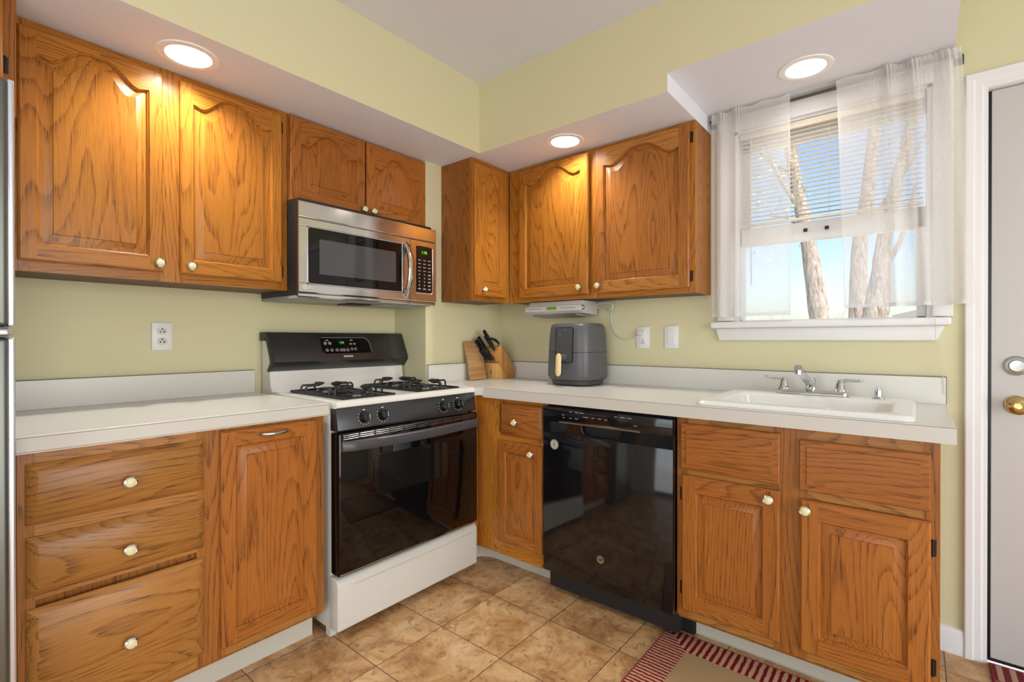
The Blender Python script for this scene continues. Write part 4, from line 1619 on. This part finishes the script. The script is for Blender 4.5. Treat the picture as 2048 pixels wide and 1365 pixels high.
k.lathe([(0.020, 0), (0.0185, 0), (0.0185, .0003), (.020, .0003)], (DX - .001, -0.848, 0.690), (-1, 0, 0), 24, cap=False)
W(k, 'sticker_print', M['slot'], dd)
k = MB().lathe([(0.0, 0.0), (0.0165, 0.0), (0.0165, 0.0015), (0.0145, 0.0018), (0.0145, 0.001), (0, 0.001)], (DX, -1.078, 0.244), (-1, 0, 0), 28)
em = W(k, 'emblem', M['nickel'], dd)
W(text_mb('GE', 0.018, (DX - 0.0018, -1.078, 0.244), 'B'), 'emblem_lettering', M['slot'], dd)
k = MB()
k.box(-0.50, -0.47, -1.417, -0.865, 0, 0.122, 0)
k.box(-0.585, -0.50, -1.386, -0.80, 0.108, 0.122, 0)
W(k, 'toe_kick', M['black_matte'], dw)

# ------------------------------------------------------------------ fridge
fg = thing('refrigerator', 'stainless grey top-freezer refrigerator at the far left, mostly cut off by the frame', 'refrigerator', (-2.66, -0.1, 0))
k = MB().box(-3.045, -2.292, -0.43, CW - 0.03, 0.02, 1.738, 0, 0.004)
W(k, 'cabinet_body', M['grey_plastic_d'], fg)
for nm, z0, z1 in (('freezer_door', 1.185, 1.746), ('fridge_door', 0.06, 1.160)):
    k = MB()
    k.box(-3.047, -2.2945, -0.503, -0.445, z0, z1, 0, 0.010, 4)
    d_ = W(k, nm, M['fridge'], fg)
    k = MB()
    k.box(-2.2965, -2.284, -0.500, -0.446, z0, z1, 0, 0.005, 4)  # bright strip standing in for the highlight on the rounded edge
    W(k, 'door_edge_highlight', M['trim_and_highlight'], d_)
    k = MB()
    k.tube([(-3.0, -0.503, z0 + .06), (-3.0, -0.55, z0 + .09), (-3.0, -0.55, z1 - .09), (-3.0, -0.503, z1 - .06)], 0.012, 0, 10)
    W(k, 'handle', M['nickel'], d_)
k = MB()
k.box(-3.04, -2.295, -0.49, -0.43, 1.161, 1.184)
W(k, 'gasket', M['gasket'], fg)
k = MB()
k.box(-2.345, -2.291, -0.505, -0.46, 1.165, 1.180, 0, 0.003)
W(k, 'door_hinge', M['chrome'], fg)
for x in (-3.02, -2.34):
    for y in (-0.40, 0.18):
        k = MB().box(x, x + .03, y, y + .03, 0, 0.021)
        W(k, 'foot', M['black_matte'], fg)

# ------------------------------------------------------------------ air fryer
AX, AY = -0.170, -0.683


def sup(z, r, n=40, e=3.6, rx=None):
    pts = []
    for i in range(n):
        a = 2 * PI * i / n
        c, s = math.cos(a), math.sin(a)
        x = (abs(c) ** (2 / e)) * (1 if c >= 0 else -1)
        y = (abs(s) ** (2 / e)) * (1 if s >= 0 else -1)
        pts.append((AX + x * (rx or r), AY + y * r, z))
    return pts


af = thing('air_fryer', 'dark grey air fryer with pale gold handle on the counter beneath the radio', 'air fryer', (AX, AY, 0.914))
k = MB()
k.loft([sup(0.9405, .118), sup(0.945, .130), sup(0.953, .1355), sup(0.968, .1385), sup(1.088, .1345)])
W(k, 'basket', M['fryer'], af)
k = MB()
k.loft([sup(1.0888, .1325), sup(1.0905, .1345), sup(1.155, .1315), sup(1.215, .126), sup(1.230, .121), sup(1.238, .112), sup(1.2405, .09)])
W(k, 'lid_housing', M['fryer'], af)
k = MB()
k.loft([sup(0.918, .112), sup(0.922, .1175), sup(0.940, .1195)])
for sx in (-.08, .08):
    for sy in (-.08, .08):
        k.lathe([(0.012, 0), (0.012, 0.005), (0.0, 0.005)], (AX + sx, AY + sy, 0.914), (0, 0, 1), 12)
W(k, 'base', M['char_handle'], af)


def fr_x(z):
    return AX - (.1345 - (.1345 - .126) * (z - 1.09) / (1.215 - 1.09))


pr = rrect(-0.737, -0.629, 1.034, 1.217, 0.014, 0, 5)
k = MB()
pin = offset_poly([(y, z) for y, z, _ in pr], 0.0035)
k.loft([[(fr_x(z) + .012, y, z) for y, z, _ in pr], [(fr_x(z) - .003, y, z) for y, z, _ in pr]], 1, cap=False)
k.loft([[(fr_x(z) - .003, y, z) for y, z, _ in pr], [(fr_x(z) - .0032, y, z) for y, z in pin]], 1, cap=False)
k.add([(fr_x(z) - .0028, y, z) for y, z in pin], [list(range(len(pin)))], 0)
fpn = W(k, 'front_panel', [M['fryer_panel'], M['gasket']], af)
tm = text_mb('B', 0.020, (fr_x(1.204) - .0036, -0.683, 1.2035), 'B')
W(tm, 'emblem', M['copper'], fpn)
k = MB().lathe([(0.002, 0), (0.002, 0.0006), (0, 0.0006)], (fr_x(1.18) - .003, -0.656, 1.178), (-1, 0, 0), 10)
W(k, 'indicator_light', M['sensor'], fpn)
k = MB()
k.lathe([(0.020, 0.0), (0.018, 0.012), (0.0165, 0.040), (0.0, 0.041)], (fr_x(1.062) - .001, -0.683, 1.062), (-1, 0, 0), 18)
W(k, 'handle_mount', M['fryer'], af)
k = MB()
hx = fr_x(1.06) - 0.048
secs = []
for z, q in ((0.968, .3), (0.972, .65), (0.980, .92), (0.990, 1.0), (1.062, 1.0), (1.072, .92), (1.080, .65), (1.084, .3)):
    secs.append([(hx + .010 * q * math.cos(a) - .004 * (1.08 - z) / .1, -0.683 + .0165 * q * math.sin(a), z) for a in [2 * PI * i / 14 for i in range(14)]])
k.loft(secs)
W(k, 'handle', M['gold'], af)

# ------------------------------------------------------------------ knife block and knives
BX = -0.022
kb = thing('knife_block', 'light wood knife block leaning in the counter corner', 'knife block', (-0.13, -0.085, 0.914))
prof = [(-0.0686, .9145), (-0.027, .9145), (0.003, .963), (-0.143, 1.122), (-0.208, 1.060)]
k = MB()
k.prism([(x + BX, z) for x, z in prof], 1, -0.138, -0.034, 0, 0.0025, 2)
W(k, 'slotted_block', M['block'], kb)
k = MB()
k.prism([(x + BX, z) for x, z in [(-0.181, .9145), (-0.0695, .9145), (-0.1625, 1.011), (-0.181, 1.011)]], 1, -0.135, -0.037, 0, 0.002, 2)
W(k, 'front_rest', M['block_pale'], kb)
k = MB()
xx = -0.181 + BX - 0.0006
for (y, z, a, b) in ((-0.086, .968, .0035, .0035), (-0.088, .958, .006, .004), (-0.085, .950, .003, .006), (-0.090, .940, .0025, .004), (-0.086, .928, .011, .0012)):
    k.box(xx, xx + .0008, y - a, y + a, z - b, z + b)
W(k, 'burned_mark', mat('burned_brown', rgb(96, 62, 30), 0.6), kb)
dirk = Vector((-0.69, 0, 0.72)).normalized()
nrk = Vector((0.72, 0, 0.69)).normalized()
sdk = Vector((0, 1, 0))


def knife(label, along, y, L, wd, th, curve=0.0, base=None, twist=0.0):
    """handle leaves the sloped face at fraction 'along' of the face (0 low edge, 1 high edge)"""
    a, b = Vector((-0.208 + BX, 0, 1.060)), Vector((-0.143 + BX, 0, 1.122))
    p0 = (a.lerp(b, along) if base is None else Vector(base)) + sdk * y + dirk * 0.002
    o = thing('kitchen_knife', label, 'knife', tuple(p0), 0.0, 'knives in the block')
    k = MB()
    secs = []
    for t, q in ((0, .70), (.06, .74), (.25, .92), (.5, 1.0), (.75, .96), (.9, 1.02), (.97, .85), (1.0, .4)):
        c = p0 + dirk * (0.014 + t * L) + nrk * (curve * t * t)
        secs.append([tuple(c + nrk * math.cos(x) * wd * q + sdk * math.sin(x) * th * q) for x in [2 * PI * i / 12 for i in range(12)]])
    k.loft(secs)
    h = W(k, 'handle', M['knife'], o)
    k = MB()
    secs = []
    for t in (0.0, 0.014):
        c = p0 + dirk * t
        secs.append([tuple(c + nrk * sx * wd * .72 + sdk * sy * th * .8) for sx, sy in ((-1, -1), (1, -1), (1, 1), (-1, 1))])
    k.loft(secs)
    W(k, 'bolster', M['rivet'], o)
    for t in (.2, .5, .8):
        k = MB()
        c = p0 + dirk * (0.014 + t * L) + nrk * (curve * t * t)
        k.lathe([(0.0024, -th * 1.06), (0.0024, th * 1.06), (0.0, th * 1.07)], c, (0, 1, 0), 8)
        W(k, 'rivet', M['rivet'], h)
    return o


knife('thickest black knife handle, at the left of the block upper row', 0.35, -0.062, 0.105, 0.0135, 0.009)
knife('black knife handle reaching highest of all in the knife block', 0.85, -0.085, 0.118, 0.0125, 0.008)
knife('black knife handle in the middle of the block upper row', 0.52, -0.106, 0.104, 0.0125, 0.008)
knife('black knife handle at the near right edge of the upper row of the block', 0.40, -0.126, 0.085, 0.011, 0.007)
knife('black curved handle standing apart at the far upper edge of the block', 0.96, -0.127, 0.075, 0.010, 0.0085, curve=-0.035)
knife('black knife handle low in the upper row, nearest the cutting board', 0.14, -0.050, 0.098, 0.012, 0.007)
words = ['nearest the cutting board', 'second from the cutting board', 'third from the cutting board', 'fourth from the cutting board']
for i in range(4):
    knife('slim black steak knife in the block lower row, ' + words[i], 0, -0.056 - i * 0.021, 0.085, 0.0075, 0.006, base=(-0.183 + BX + .004, 0, 1.016 + .004))

# cutting board leaning on the wall behind the block
k = MB()
T_ = lambda u, s, n: (-0.370 + u + 0.0, -0.064 + 0.047 * s / 0.232 - n * .98, 0.9145 + 0.0035 + s * 0.978 + n * 0.2)
bw_, bh_ = 0.138, 0.232
vs = [T_(0, 0, 0), T_(bw_, 0, 0), T_(bw_, bh_, 0), T_(0, bh_, 0), T_(0, 0, .016), T_(bw_, 0, .016), T_(bw_, bh_, .016), T_(0, bh_, .016)]
mz = min(v[2] for v in vs)
vs = [(x, y, z - mz + 0.9148) for x, y, z in vs]
k.bevel_raw(vs, [(0, 1, 2, 3), (4, 7, 6, 5), (0, 4, 5, 1), (1, 5, 6, 2), (2, 6, 7, 3), (3, 7, 4, 0)], 0, 0.003, 2)
cb = k.build('cutting_board', M['board'])
tag(recentre(cb, (-0.22, -0.06, 0.9145)), 'bamboo cutting board leaning on the wall behind the knife block', 'cutting board')

# ------------------------------------------------------------------ under-cabinet radio
rd = thing('under_cabinet_radio', 'slim silver radio with green display, mounted under the wall cabinet above the air fryer', 'radio', (-0.12, -0.545, 1.29))
k = MB()
k.prism([(-0.215, 1.312), (-0.205, 1.297), (-0.03, 1.288), (-0.03, 1.3645), (-0.19, 1.3645), (-0.195, 1.350)], 1, -0.722, -0.372, 0, 0.003)
W(k, 'housing', M['grey_plastic'], rd)
k = MB()
k.prism([(-0.200, 1.298), (-0.05, 1.29), (-0.05, 1.279), (-0.18, 1.285)], 1, -0.68, -0.395)
W(k, 'underside', M['grey_plastic_d'], rd)
k = MB()
k.prism([(-0.226, 1.313), (-0.222, 1.306), (-0.196, 1.300), (-0.192, 1.342), (-0.220, 1.339)], 1, -0.731, -0.366, 0, 0.003)
fpn = W(k, 'front_panel', M['grey_plastic'], rd)
k = MB().prism([(-0.2268, 1.316), (-0.2222, 1.3335), (-0.2215, 1.3335), (-0.226, 1.316)], 1, -0.580, -0.516)
W(k, 'display', M['lcd'], fpn)
k = MB().lathe([(0.013, 0), (0.013, .008), (0.011, .011), (0.0, .011)], (-0.205, -0.731, 1.324), (0, -1, 0), 18)
W(k, 'volume_knob', M['chrome'], fpn)
k = MB()
for i in range(7):
    y = -0.61 - i * .014
    k.prism([(-0.2255, 1.321), (-0.2238, 1.327), (-0.222, 1.327), (-0.224, 1.321)], 1, y - .0045, y + .0045)
k.prism([(-0.2255, 1.321), (-0.2238, 1.327), (-0.222, 1.327), (-0.224, 1.321)], 1, -0.475, -0.385)
W(k, 'buttons', M['grey_plastic_d'], fpn)


def smooth_path(pts, n=8):
    P = [Vector(p) for p in pts]
    P = [P[0] * 2 - P[1]] + P + [P[-1] * 2 - P[-2]]
    out = []
    for i in range(1, len(P) - 2):
        for j in range(n):
            t = j / n
            out.append(0.5 * ((2 * P[i]) + (-P[i - 1] + P[i + 1]) * t + (2 * P[i - 1] - 5 * P[i] + 4 * P[i + 1] - P[i + 2]) * t * t + (-P[i - 1] + 3 * P[i] - 3 * P[i + 1] + P[i + 2]) * t ** 3))
    out.append(P[-2])
    return out


k = MB()
k.tube(smooth_path([(-0.035, -0.71, 1.352), (-0.03, -0.745, 1.358), (-0.02, -0.79, 1.357), (-0.018, -0.815, 1.345), (-0.012, -0.80, 1.30), (-0.008, -0.797, 1.25), (-0.007, -0.82, 1.19), (-0.007, -0.862, 1.158), (-0.008, -0.915, 1.158), (-0.012, -0.955, 1.176), (-0.024, -0.967, 1.190)]), 0.0028, 0, 8)
for dx, s in ((0.0, 1.0), (0.006, 0.8), (-0.006, 1.15)):
    k.tube(smooth_path([(-0.04 + dx, -0.722, 1.345), (-0.042 + dx, -0.77, 1.352), (-0.04 + dx, -0.81 - .012 * s, 1.343), (-0.038 + dx, -0.80, 1.325 - .012 * s), (-0.04 + dx, -0.75, 1.325), (-0.042 + dx, -0.722, 1.333)]), 0.0028, 0, 8)
k.box(-0.036, -0.0095, -0.982, -0.958, 1.180, 1.197, 0, 0.003)
W(k, 'power_cord', M['cord'], rd)


# ------------------------------------------------------------------ outlets and switch
def rr2(u0, u1, v0, v1, r, n=4):
    return [(x, y) for x, y, _ in rrect(u0, u1, v0, v1, r, 0, n)]


oa = thing('wall_outlet', 'white duplex wall outlet plate above the left counter', 'outlet', (-1.795, CW, 1.168))
k = MB().box(-1.83, -1.76, CW - 0.006, CW, 1.112, 1.224, 0, 0.002)
W(k, 'cover_plate', M['white_plastic'], oa)
for zc in (1.1895, 1.1485):
    k = MB()
    rr = [(x, z) for x, z in rr2(-1.8115, -1.7785, zc - .0145, zc + .0145, .011)]
    k.prism(rr, 1, CW - 0.0085, CW - 0.005)
    rc = W(k, 'receptacle', M['almond'], oa)
    k = MB()
    k.box(-1.8025, -1.800, CW - .0092, CW - .008, zc - .007, zc + .002)
    k.box(-1.7905, -1.788, CW - .0092, CW - .008, zc - .007, zc + .003)
    k.box(-1.788, -1.783, CW - .0092, CW - .008, zc - .0035, zc - .001)
    k.lathe([(0.003, 0), (0.003, .001), (0, .001)], (-1.795, CW - .008, zc + .0085), (0, -1, 0), 10)
    W(k, 'slots', M['slot'], rc)
ob_ = thing('wall_outlet', 'white outlet plate with a plug in it, right of the air fryer', 'outlet', (0, -0.979, 1.164))
k = MB().box(-0.006, 0, -1.0145, -0.9435, 1.108, 1.221, 0, 0.002)
W(k, 'cover_plate', M['white_plastic'], ob_)
k = MB().box(-0.0085, -0.005, -0.996, -0.962, 1.131, 1.198, 0, 0.001)
rc = W(k, 'receptacle', M['white_plastic'], ob_)
k = MB()
k.box(-0.0092, -0.008, -0.975, -0.973, 1.139, 1.146)
k.box(-0.0092, -0.008, -0.986, -0.984, 1.138, 1.146)
k.lathe([(0.0026, 0), (0.0026, .001), (0, .001)], (-0.008, -0.980, 1.152), (-1, 0, 0), 10)
k.box(-0.0092, -0.008, -0.992, -0.966, 1.1335, 1.1345)
W(k, 'slots', M['slot'], rc)
sw = thing('light_switch', 'white light switch plate between the plugged outlet and the window sill', 'switch', (0, -1.131, 1.166))
k = MB().box(-0.006, 0, -1.1665, -1.0955, 1.109, 1.223, 0, 0.002)
W(k, 'cover_plate', M['white_plastic'], sw)
k = MB().prism([(-0.005, 1.133), (-0.0115, 1.133), (-0.0075, 1.166), (-0.009, 1.199), (-0.005, 1.199)], 1, -1.148, -1.114)
W(k, 'rocker', M['white_plastic'], sw)


# ------------------------------------------------------------------ recessed ceiling lights
def recessed(label, x, y, z, power, first=None):
    o = thing('recessed_light', label, 'ceiling light', (x, y, z), 0, 'recessed lights in the soffits')
    k = MB()
    k.lathe([(0.094, -0.0005), (0.092, -0.004), (0.076, -0.006), (0.069, -0.004), (0.066, 0.0), (0.051, 0.050)], (0, 0, 0), (0, 0, 1), 40)
    # drop the closing caps: only the ring stays
    k.f = k.f[:-2]
    k.m = k.m[:-2]
    k.build('trim_ring', M['baffle'], o, fix=False)
    k = MB()
    k.lathe([(0.052, 0.049), (0.052, 0.053), (0.0, 0.054)], (0, 0, 0), (0, 0, 1), 32)
    k.build('lens', M['lens'], o)
    l = bpy.data.lights.new('recessed_bulb', 'AREA')
    l.shape = 'DISK'
    l.size = 0.088
    l.energy = power
    l.color = (1.0, 0.955, 0.88)
    l.spread = math.radians(150)
    lo = bpy.data.objects.new('bulb', l)
    COL.objects.link(lo)
    lo.parent = o
    lo.location = (0, 0, 0.046)
    return o


recessed('round recessed light in the soffit above the left counter cabinets', -1.826, -0.143, ZS, 7.5)
recessed('round recessed light in the soffit corner above the window-wall cabinet', -0.382, -0.741, ZS, 5.8)
recessed('round recessed light in the white soffit above the sink and curtains', -0.234, -1.752, ZS2, 1.7)

# ------------------------------------------------------------------ blind, rod, curtains
bl = thing('window_blind', 'ivory horizontal mini blind covering the upper half of the window', 'blind', (0.02, -1.78, 1.68))
k = MB().box(0.006, 0.032, -2.108, -1.452, 2.075, 2.104, 0, 0.002)
W(k, 'head_rail', M['slat'], bl)
sl = MB()
sl.add([(-0.0125, -0.325, -0.0028), (0, -0.325, 0.0012), (0.0125, -0.325, 0.0002), (-0.0125, 0.325, -0.0028), (0, 0.325, 0.0012), (0.0125, 0.325, 0.0002),
        (-0.0125, -0.325, -0.0022), (0, -0.325, 0.0018), (0.0125, -0.325, 0.0008), (-0.0125, 0.325, -0.0022), (0, 0.325, 0.0018), (0.0125, 0.325, 0.0008)],
       [(0, 1, 4, 3), (1, 2, 5, 4), (6, 9, 10, 7), (7, 10, 11, 8), (0, 3, 9, 6), (2, 8, 11, 5)])
slat0 = sl.build('slat', M['slat'], bl)
zsl = [1.697 + i * 0.0193 for i in range(20)]
for i, z in enumerate(zsl):
    c = slat0 if i == 0 else slat0.copy()
    if i:
        COL.objects.link(c)
        c.parent = bl
    c.location = (0.018 - 0.02, 0.0, z - 1.68)
    c.rotation_euler = (0, math.radians(5), 0)
k = MB()
k.box(0.008, 0.030, -2.106, -1.454, 1.672, 1.684, 0, 0.003)
W(k, 'bottom_rail', M['slat'], bl)
k = MB()
for y in (-1.52, -1.80, -2.04):
    for x in (0.006, 0.0305):
        k.tube([(x, y, 1.675), (x, y, 2.08)], 0.0006, 0, 4)
W(k, 'ladder_cords', M['slat'], bl)
k = MB()
k.tube(smooth_path([(0.002, -1.500, 2.07), (0.001, -1.500, 1.8), (0.001, -1.502, 1.40)]), 0.003, 0, 6)
W(k, 'tilt_wand', M['glass'] if False else M['white_plastic'], bl)
k = MB()
k.tube(smooth_path([(-0.066, -2.132, 1.30), (-0.066, -2.138, 1.21), (-0.03, -2.143, 1.13), (-0.024, -2.16, 1.02), (-0.024, -2.166, 0.95)]), 0.0011, 0, 5)
W(k, 'pull_cord', M['cord'], bl)

rod = MB()
RZ, RXX = 2.1755, -0.052
rod.tube([(RXX, -2.205, RZ), (RXX, -1.338, RZ)], 0.0065, 0, 10)
for y in (-1.338, -2.205):
    rod.tube([(RXX, y, RZ), (-0.012, y, RZ)], 0.0055, 0, 8)
    rod.box(-0.004, 0.0, y - .012, y + .012, RZ - .018, RZ + .018)
ro = rod.build('curtain_rod', M['rod'])
tag(recentre(ro, (RXX, -1.77, RZ)), 'thin dark curtain rod just under the soffit above the window', 'curtain rod')


def curtain(label, ya, yb, yc, yd, zbot, folds, seed, z_edges=(0.0, 0.0)):
    """cloth from rod span ya..yb to hem span yc..yd; folds = list of (centre, width, depth) in 0..1"""
    rn = random.Random(seed)
    NU, NV = 120, 60
    ztop = 2.2035
    vs, fs = [], []
    ph = [rn.uniform(0, 6.28) for _ in range(6)]
    for j in range(NV + 1):
        v = j / NV
        for i in range(NU + 1):
            u = i / NU
            y = (ya + (yb - ya) * u) * (1 - v ** 0.8) + (yc + (yd - yc) * u) * v ** 0.8
            zb = zbot + z_edges[0] * (1 - u) + z_edges[1] * u
            z = ztop + (zb - ztop) * v
            amp = 0.0
            for (c, wd, dp, fr_) in folds:
                g = math.exp(-((u - c) / wd) ** 2)
                amp += dp * g * math.sin(fr_ * (u - c) / wd + ph[0] * 0.2) * (0.55 + 0.6 * v)
                # tight gathers close to the rod
                amp += 0.008 * g * math.sin(6.5 * fr_ * (u - c) / wd + ph[1]) * max(0.0, 1 - v / 0.16)
            amp += 0.004 * math.sin(7 * u + ph[2] + 2.2 * v) * v
            pocket = math.exp(-((z - RZ) / 0.012) ** 2)
            x = RXX - 0.010 - amp * (1 - 0.5 * pocket) - 0.004 * v
            if v < 0.03:
                z += 0.005 * math.sin(19 * u + ph[3]) - 0.003
            x = min(x, RXX - 0.009 if abs(z - RZ) < 0.02 else -0.031)
            vs.append((x, y, z))
    for j in range(NV):
        for i in range(NU):
            a = j * (NU + 1) + i
            fs.append((a, a + 1, a + NU + 2, a + NU + 1))
    k = MB().add(vs, fs)
    o = thing('curtain', label, 'curtain', (RXX, (ya + yb) / 2, RZ), 0, 'sheer curtains at the kitchen window')
    W(k, 'sheer_panel', M['sheer'], o).data.set_sharp_from_angle(angle=PI)
    # doubled hem bands: bottom, rod pocket and the inner side edge
    n1 = NU + 1
    k = MB()
    hv, hf = [], []
    for jj, j in enumerate((NV - 1, NV)):
        for i in range(n1):
            x, y, z = vs[j * n1 + i]
            hv.append((x - 0.0012, y, z))
    hf = [(i, i + 1, n1 + i + 1, n1 + i) for i in range(NU)]
    k.add(hv, hf)
    hv = []
    for j in range(0, 4):
        for i in range(n1):
            x, y, z = vs[j * n1 + i]
            hv.append((x + 0.022 if False else x - 0.0012, y, z))
    k.add(hv, [(j * n1 + i, j * n1 + i + 1, (j + 1) * n1 + i + 1, (j + 1) * n1 + i) for j in range(3) for i in range(NU)])
    hv = []
    cols = (0, 1, 2) if seed % 2 else (NU - 2, NU - 1, NU)
    for j in range(NV + 1):
        for i in cols:
            x, y, z = vs[j * n1 + i]
            hv.append((x - 0.0012, y, z))
    k.add(hv, [(j * 3 + i, j * 3 + i + 1, (j + 1) * 3 + i + 1, (j + 1) * 3 + i) for j in range(NV) for i in range(2)])
    W(k, 'hem', M['sheer'], o).data.set_sharp_from_angle(angle=PI)
    return o


curtain('narrower left sheer white curtain beside the oak wall cabinet', -1.344, -1.668, -1.346, -1.672, 1.259, [(0.10, 0.10, 0.024, 3.0), (0.30, 0.10, 0.016, 3.0)], 4)
curtain('wider right sheer white curtain beside the door', -1.832, -2.206, -1.862, -2.246, 1.280, [(0.42, 0.09, 0.020, 3.0), (0.62, 0.10, 0.024, 3.2), (0.88, 0.12, 0.028, 2.6)], 5, (0.0, 0.0))
# thicker, doubled-back side of the right panel that hangs in front of the trim
# ------------------------------------------------------------------ rugs
k = MB()
k.bevel_raw([(-0.30, -0.46, 0.0), (0.30, -0.46, 0.0), (0.30, 0.46, 0.0), (-0.30, 0.46, 0.0), (-0.30, -0.46, 0.010), (0.30, -0.46, 0.010), (0.30, 0.46, 0.010), (-0.30, 0.46, 0.010)],
            [(0, 3, 2, 1), (4, 5, 6, 7), (0, 1, 5, 4), (1, 2, 6, 5), (2, 3, 7, 6), (3, 0, 4, 7)], 0, 0.003, 2)
rug = thing('kitchen_rug', 'tan rug with red and cream striped border on the floor before the sink', 'rug', (-0.832, -1.786, 0.0005))
k.build('pile', M['rug'], rug)
k = MB()
k.tube([(-0.30, -0.46, .0055), (0.30, -0.46, .0055), (0.30, 0.46, .0055), (-0.30, 0.46, .0055), (-0.30, -0.46, .0055)], 0.005, 0, 8)
k.build('binding', M['rug_edge'], rug)
k = MB().box(-0.26, 0.26, -0.40, 0.40, 0, 0.012, 0, 0.003)
dm = thing('door_mat', 'red woven door mat on the floor in front of the white door', 'mat', (-0.285, -2.69, 0.0005))
k.build('weave', M['doormat'], dm)
k = MB()
k.tube([(-0.262, -0.402, .0065), (0.262, -0.402, .0065), (0.262, 0.402, .0065), (-0.262, 0.402, .0065), (-0.262, -0.402, .0065)], 0.006, 0, 8)
k.build('binding', M['rug_edge'], dm)

# ------------------------------------------------------------------ outside
GZ = -0.6
k = MB().box(0.3, 40, -25, 25, GZ - 0.1, GZ)
go = struct('ground', k, M['grass'])


def trunk(label, pts, twigs):
    o = thing('tree', label, 'tree', (pts[0][0], pts[0][1], GZ))
    k = MB()
    path, rad = [], []
    for (x, y, z, r) in pts:
        path.append((x, y, z))
        rad.append(r)
    P = smooth_path(path, 6)
    R_ = []
    for i in range(len(P)):
        t = i / 6
        a = min(int(t), len(rad) - 2)
        R_.append(rad[a] + (rad[a + 1] - rad[a]) * (t - a))
    rn = random.Random(len(label))
    R_ = [q * rn.uniform(0.96, 1.05) for q in R_]
    k.tube(P, R_, 0, 18)
    W(k, 'trunk', M['bark'], o)
    for tw in twigs:
        k = MB()
        k.tube(smooth_path([t[:3] for t in tw], 5), [tw[0][3] + (tw[-1][3] - tw[0][3]) * i / (5 * (len(tw) - 1)) for i in range(5 * (len(tw) - 1) + 1)], 0, 8)
        W(k, 'branch', M['bark'], o)
    return o


TX = 3.5
t1 = trunk('middle tree with a thick trunk leaning left, seen through the gap between the curtains',
           [(TX, -1.46, GZ, .16), (TX, -1.41, 0.5, .12), (TX, -1.315, 1.355, .093), (TX, -1.21, 2.19, .072), (TX, -1.10, 2.8, .060), (TX, -1.03, 3.4, .052), (TX, -0.95, 4.4, .035)],
           [[(TX, -1.15, 2.5, .03), (TX - .1, -0.95, 2.9, .02), (TX - .1, -0.8, 3.4, .008)], [(TX, -1.08, 2.9, .03), (TX + .1, -0.85, 3.1, .018), (TX, -0.55, 3.5, .006)], [(TX, -1.2, 2.25, .02), (TX, -1.02, 2.45, .012), (TX, -0.85, 2.5, .005)]])
t2 = trunk('upright tree trunk showing behind the right curtain inner edge',
           [(TX + .5, -1.55, GZ, .17), (TX + .5, -1.56, 0.6, .11), (TX + .5, -1.60, 1.37, .087), (TX + .5, -1.615, 2.15, .073), (TX + .5, -1.67, 2.6, .062), (TX + .5, -1.74, 3.3, .058), (TX + .5, -1.85, 4.4, .04)],
           [[(TX + .5, -1.62, 2.3, .03), (TX + .5, -1.9, 2.7, .02), (TX + .5, -2.2, 3.3, .01)]])
t3 = trunk('tree trunk leaning right, low behind the right curtain',
           [(TX - 0.77, -1.663, GZ, 0.174), (TX - 0.77, -1.733, 0.585, 0.122), (TX - 0.77, -1.815, 1.320, 0.094), (TX - 0.77, -1.850, 1.655, 0.071), (TX - 0.77, -1.876, 1.995, 0.052), (TX - 0.77, -1.967, 2.499, 0.044), (TX - 0.77, -2.185, 3.543, 0.026)],
           [[(TX - 0.77, -1.854, 1.716, 0.026), (TX - 0.77, -1.985, 1.977, 0.019), (TX - 0.77, -2.081, 2.412, 0.010)]])
# spring foliage of the first tree, far too many leaves to count
k = MB()
rn = random.Random(11)
for i in range(420):
    c = Vector((TX - .1 + rn.gauss(0, .25), -0.72 + rn.gauss(0, .2), 2.75 + rn.gauss(0, .38)))
    a = Vector((rn.uniform(-1, 1), rn.uniform(-1, 1), rn.uniform(-1, 1))).normalized() * rn.uniform(.012, .026)
    b = a.orthogonal().normalized() * a.length * .6
    k.add([tuple(c - a), tuple(c + b), tuple(c + a), tuple(c - b)], [(0, 1, 2, 3)])
lv = W(k, 'foliage', M['leaf'], t1)
lv['kind'] = 'stuff'
# distant bush and house
bu = thing('bush', 'small bare bush far outside, just above the window sill', 'bush', (12, 0.25, GZ))
k = MB()
rn = random.Random(5)
for i in range(26):
    a = rn.uniform(-0.9, 0.9)
    L = rn.uniform(1.6, 2.6)
    p0 = Vector((12 + rn.uniform(-.1, .1), 0.25 + rn.uniform(-.1, .1), GZ))
    p1 = p0 + Vector((rn.uniform(-.2, .2), math.sin(a) * L * .25, L * .55))
    p2 = p0 + Vector((rn.uniform(-.4, .4), math.sin(a) * L * .6, L))
    k.tube([p0, p1, p2], [.014, .01, .004], 0, 5)
W(k, 'twigs', M['bark'], bu)
hs = thing('house', 'distant beige house seen low through the right side of the window', 'house', (15, -2.6, GZ))
k = MB().box(14, 19, -4.2, -1.66, GZ, 1.65)
W(k, 'wall', M['siding'], hs)
k = MB().prism([(-4.5, 1.65), (-1.6, 1.65), (-1.6, 1.78), (-2.9, 2.1), (-4.5, 1.9)], 0, 13.8, 19.2)
W(k, 'roof', M['roof'], hs)
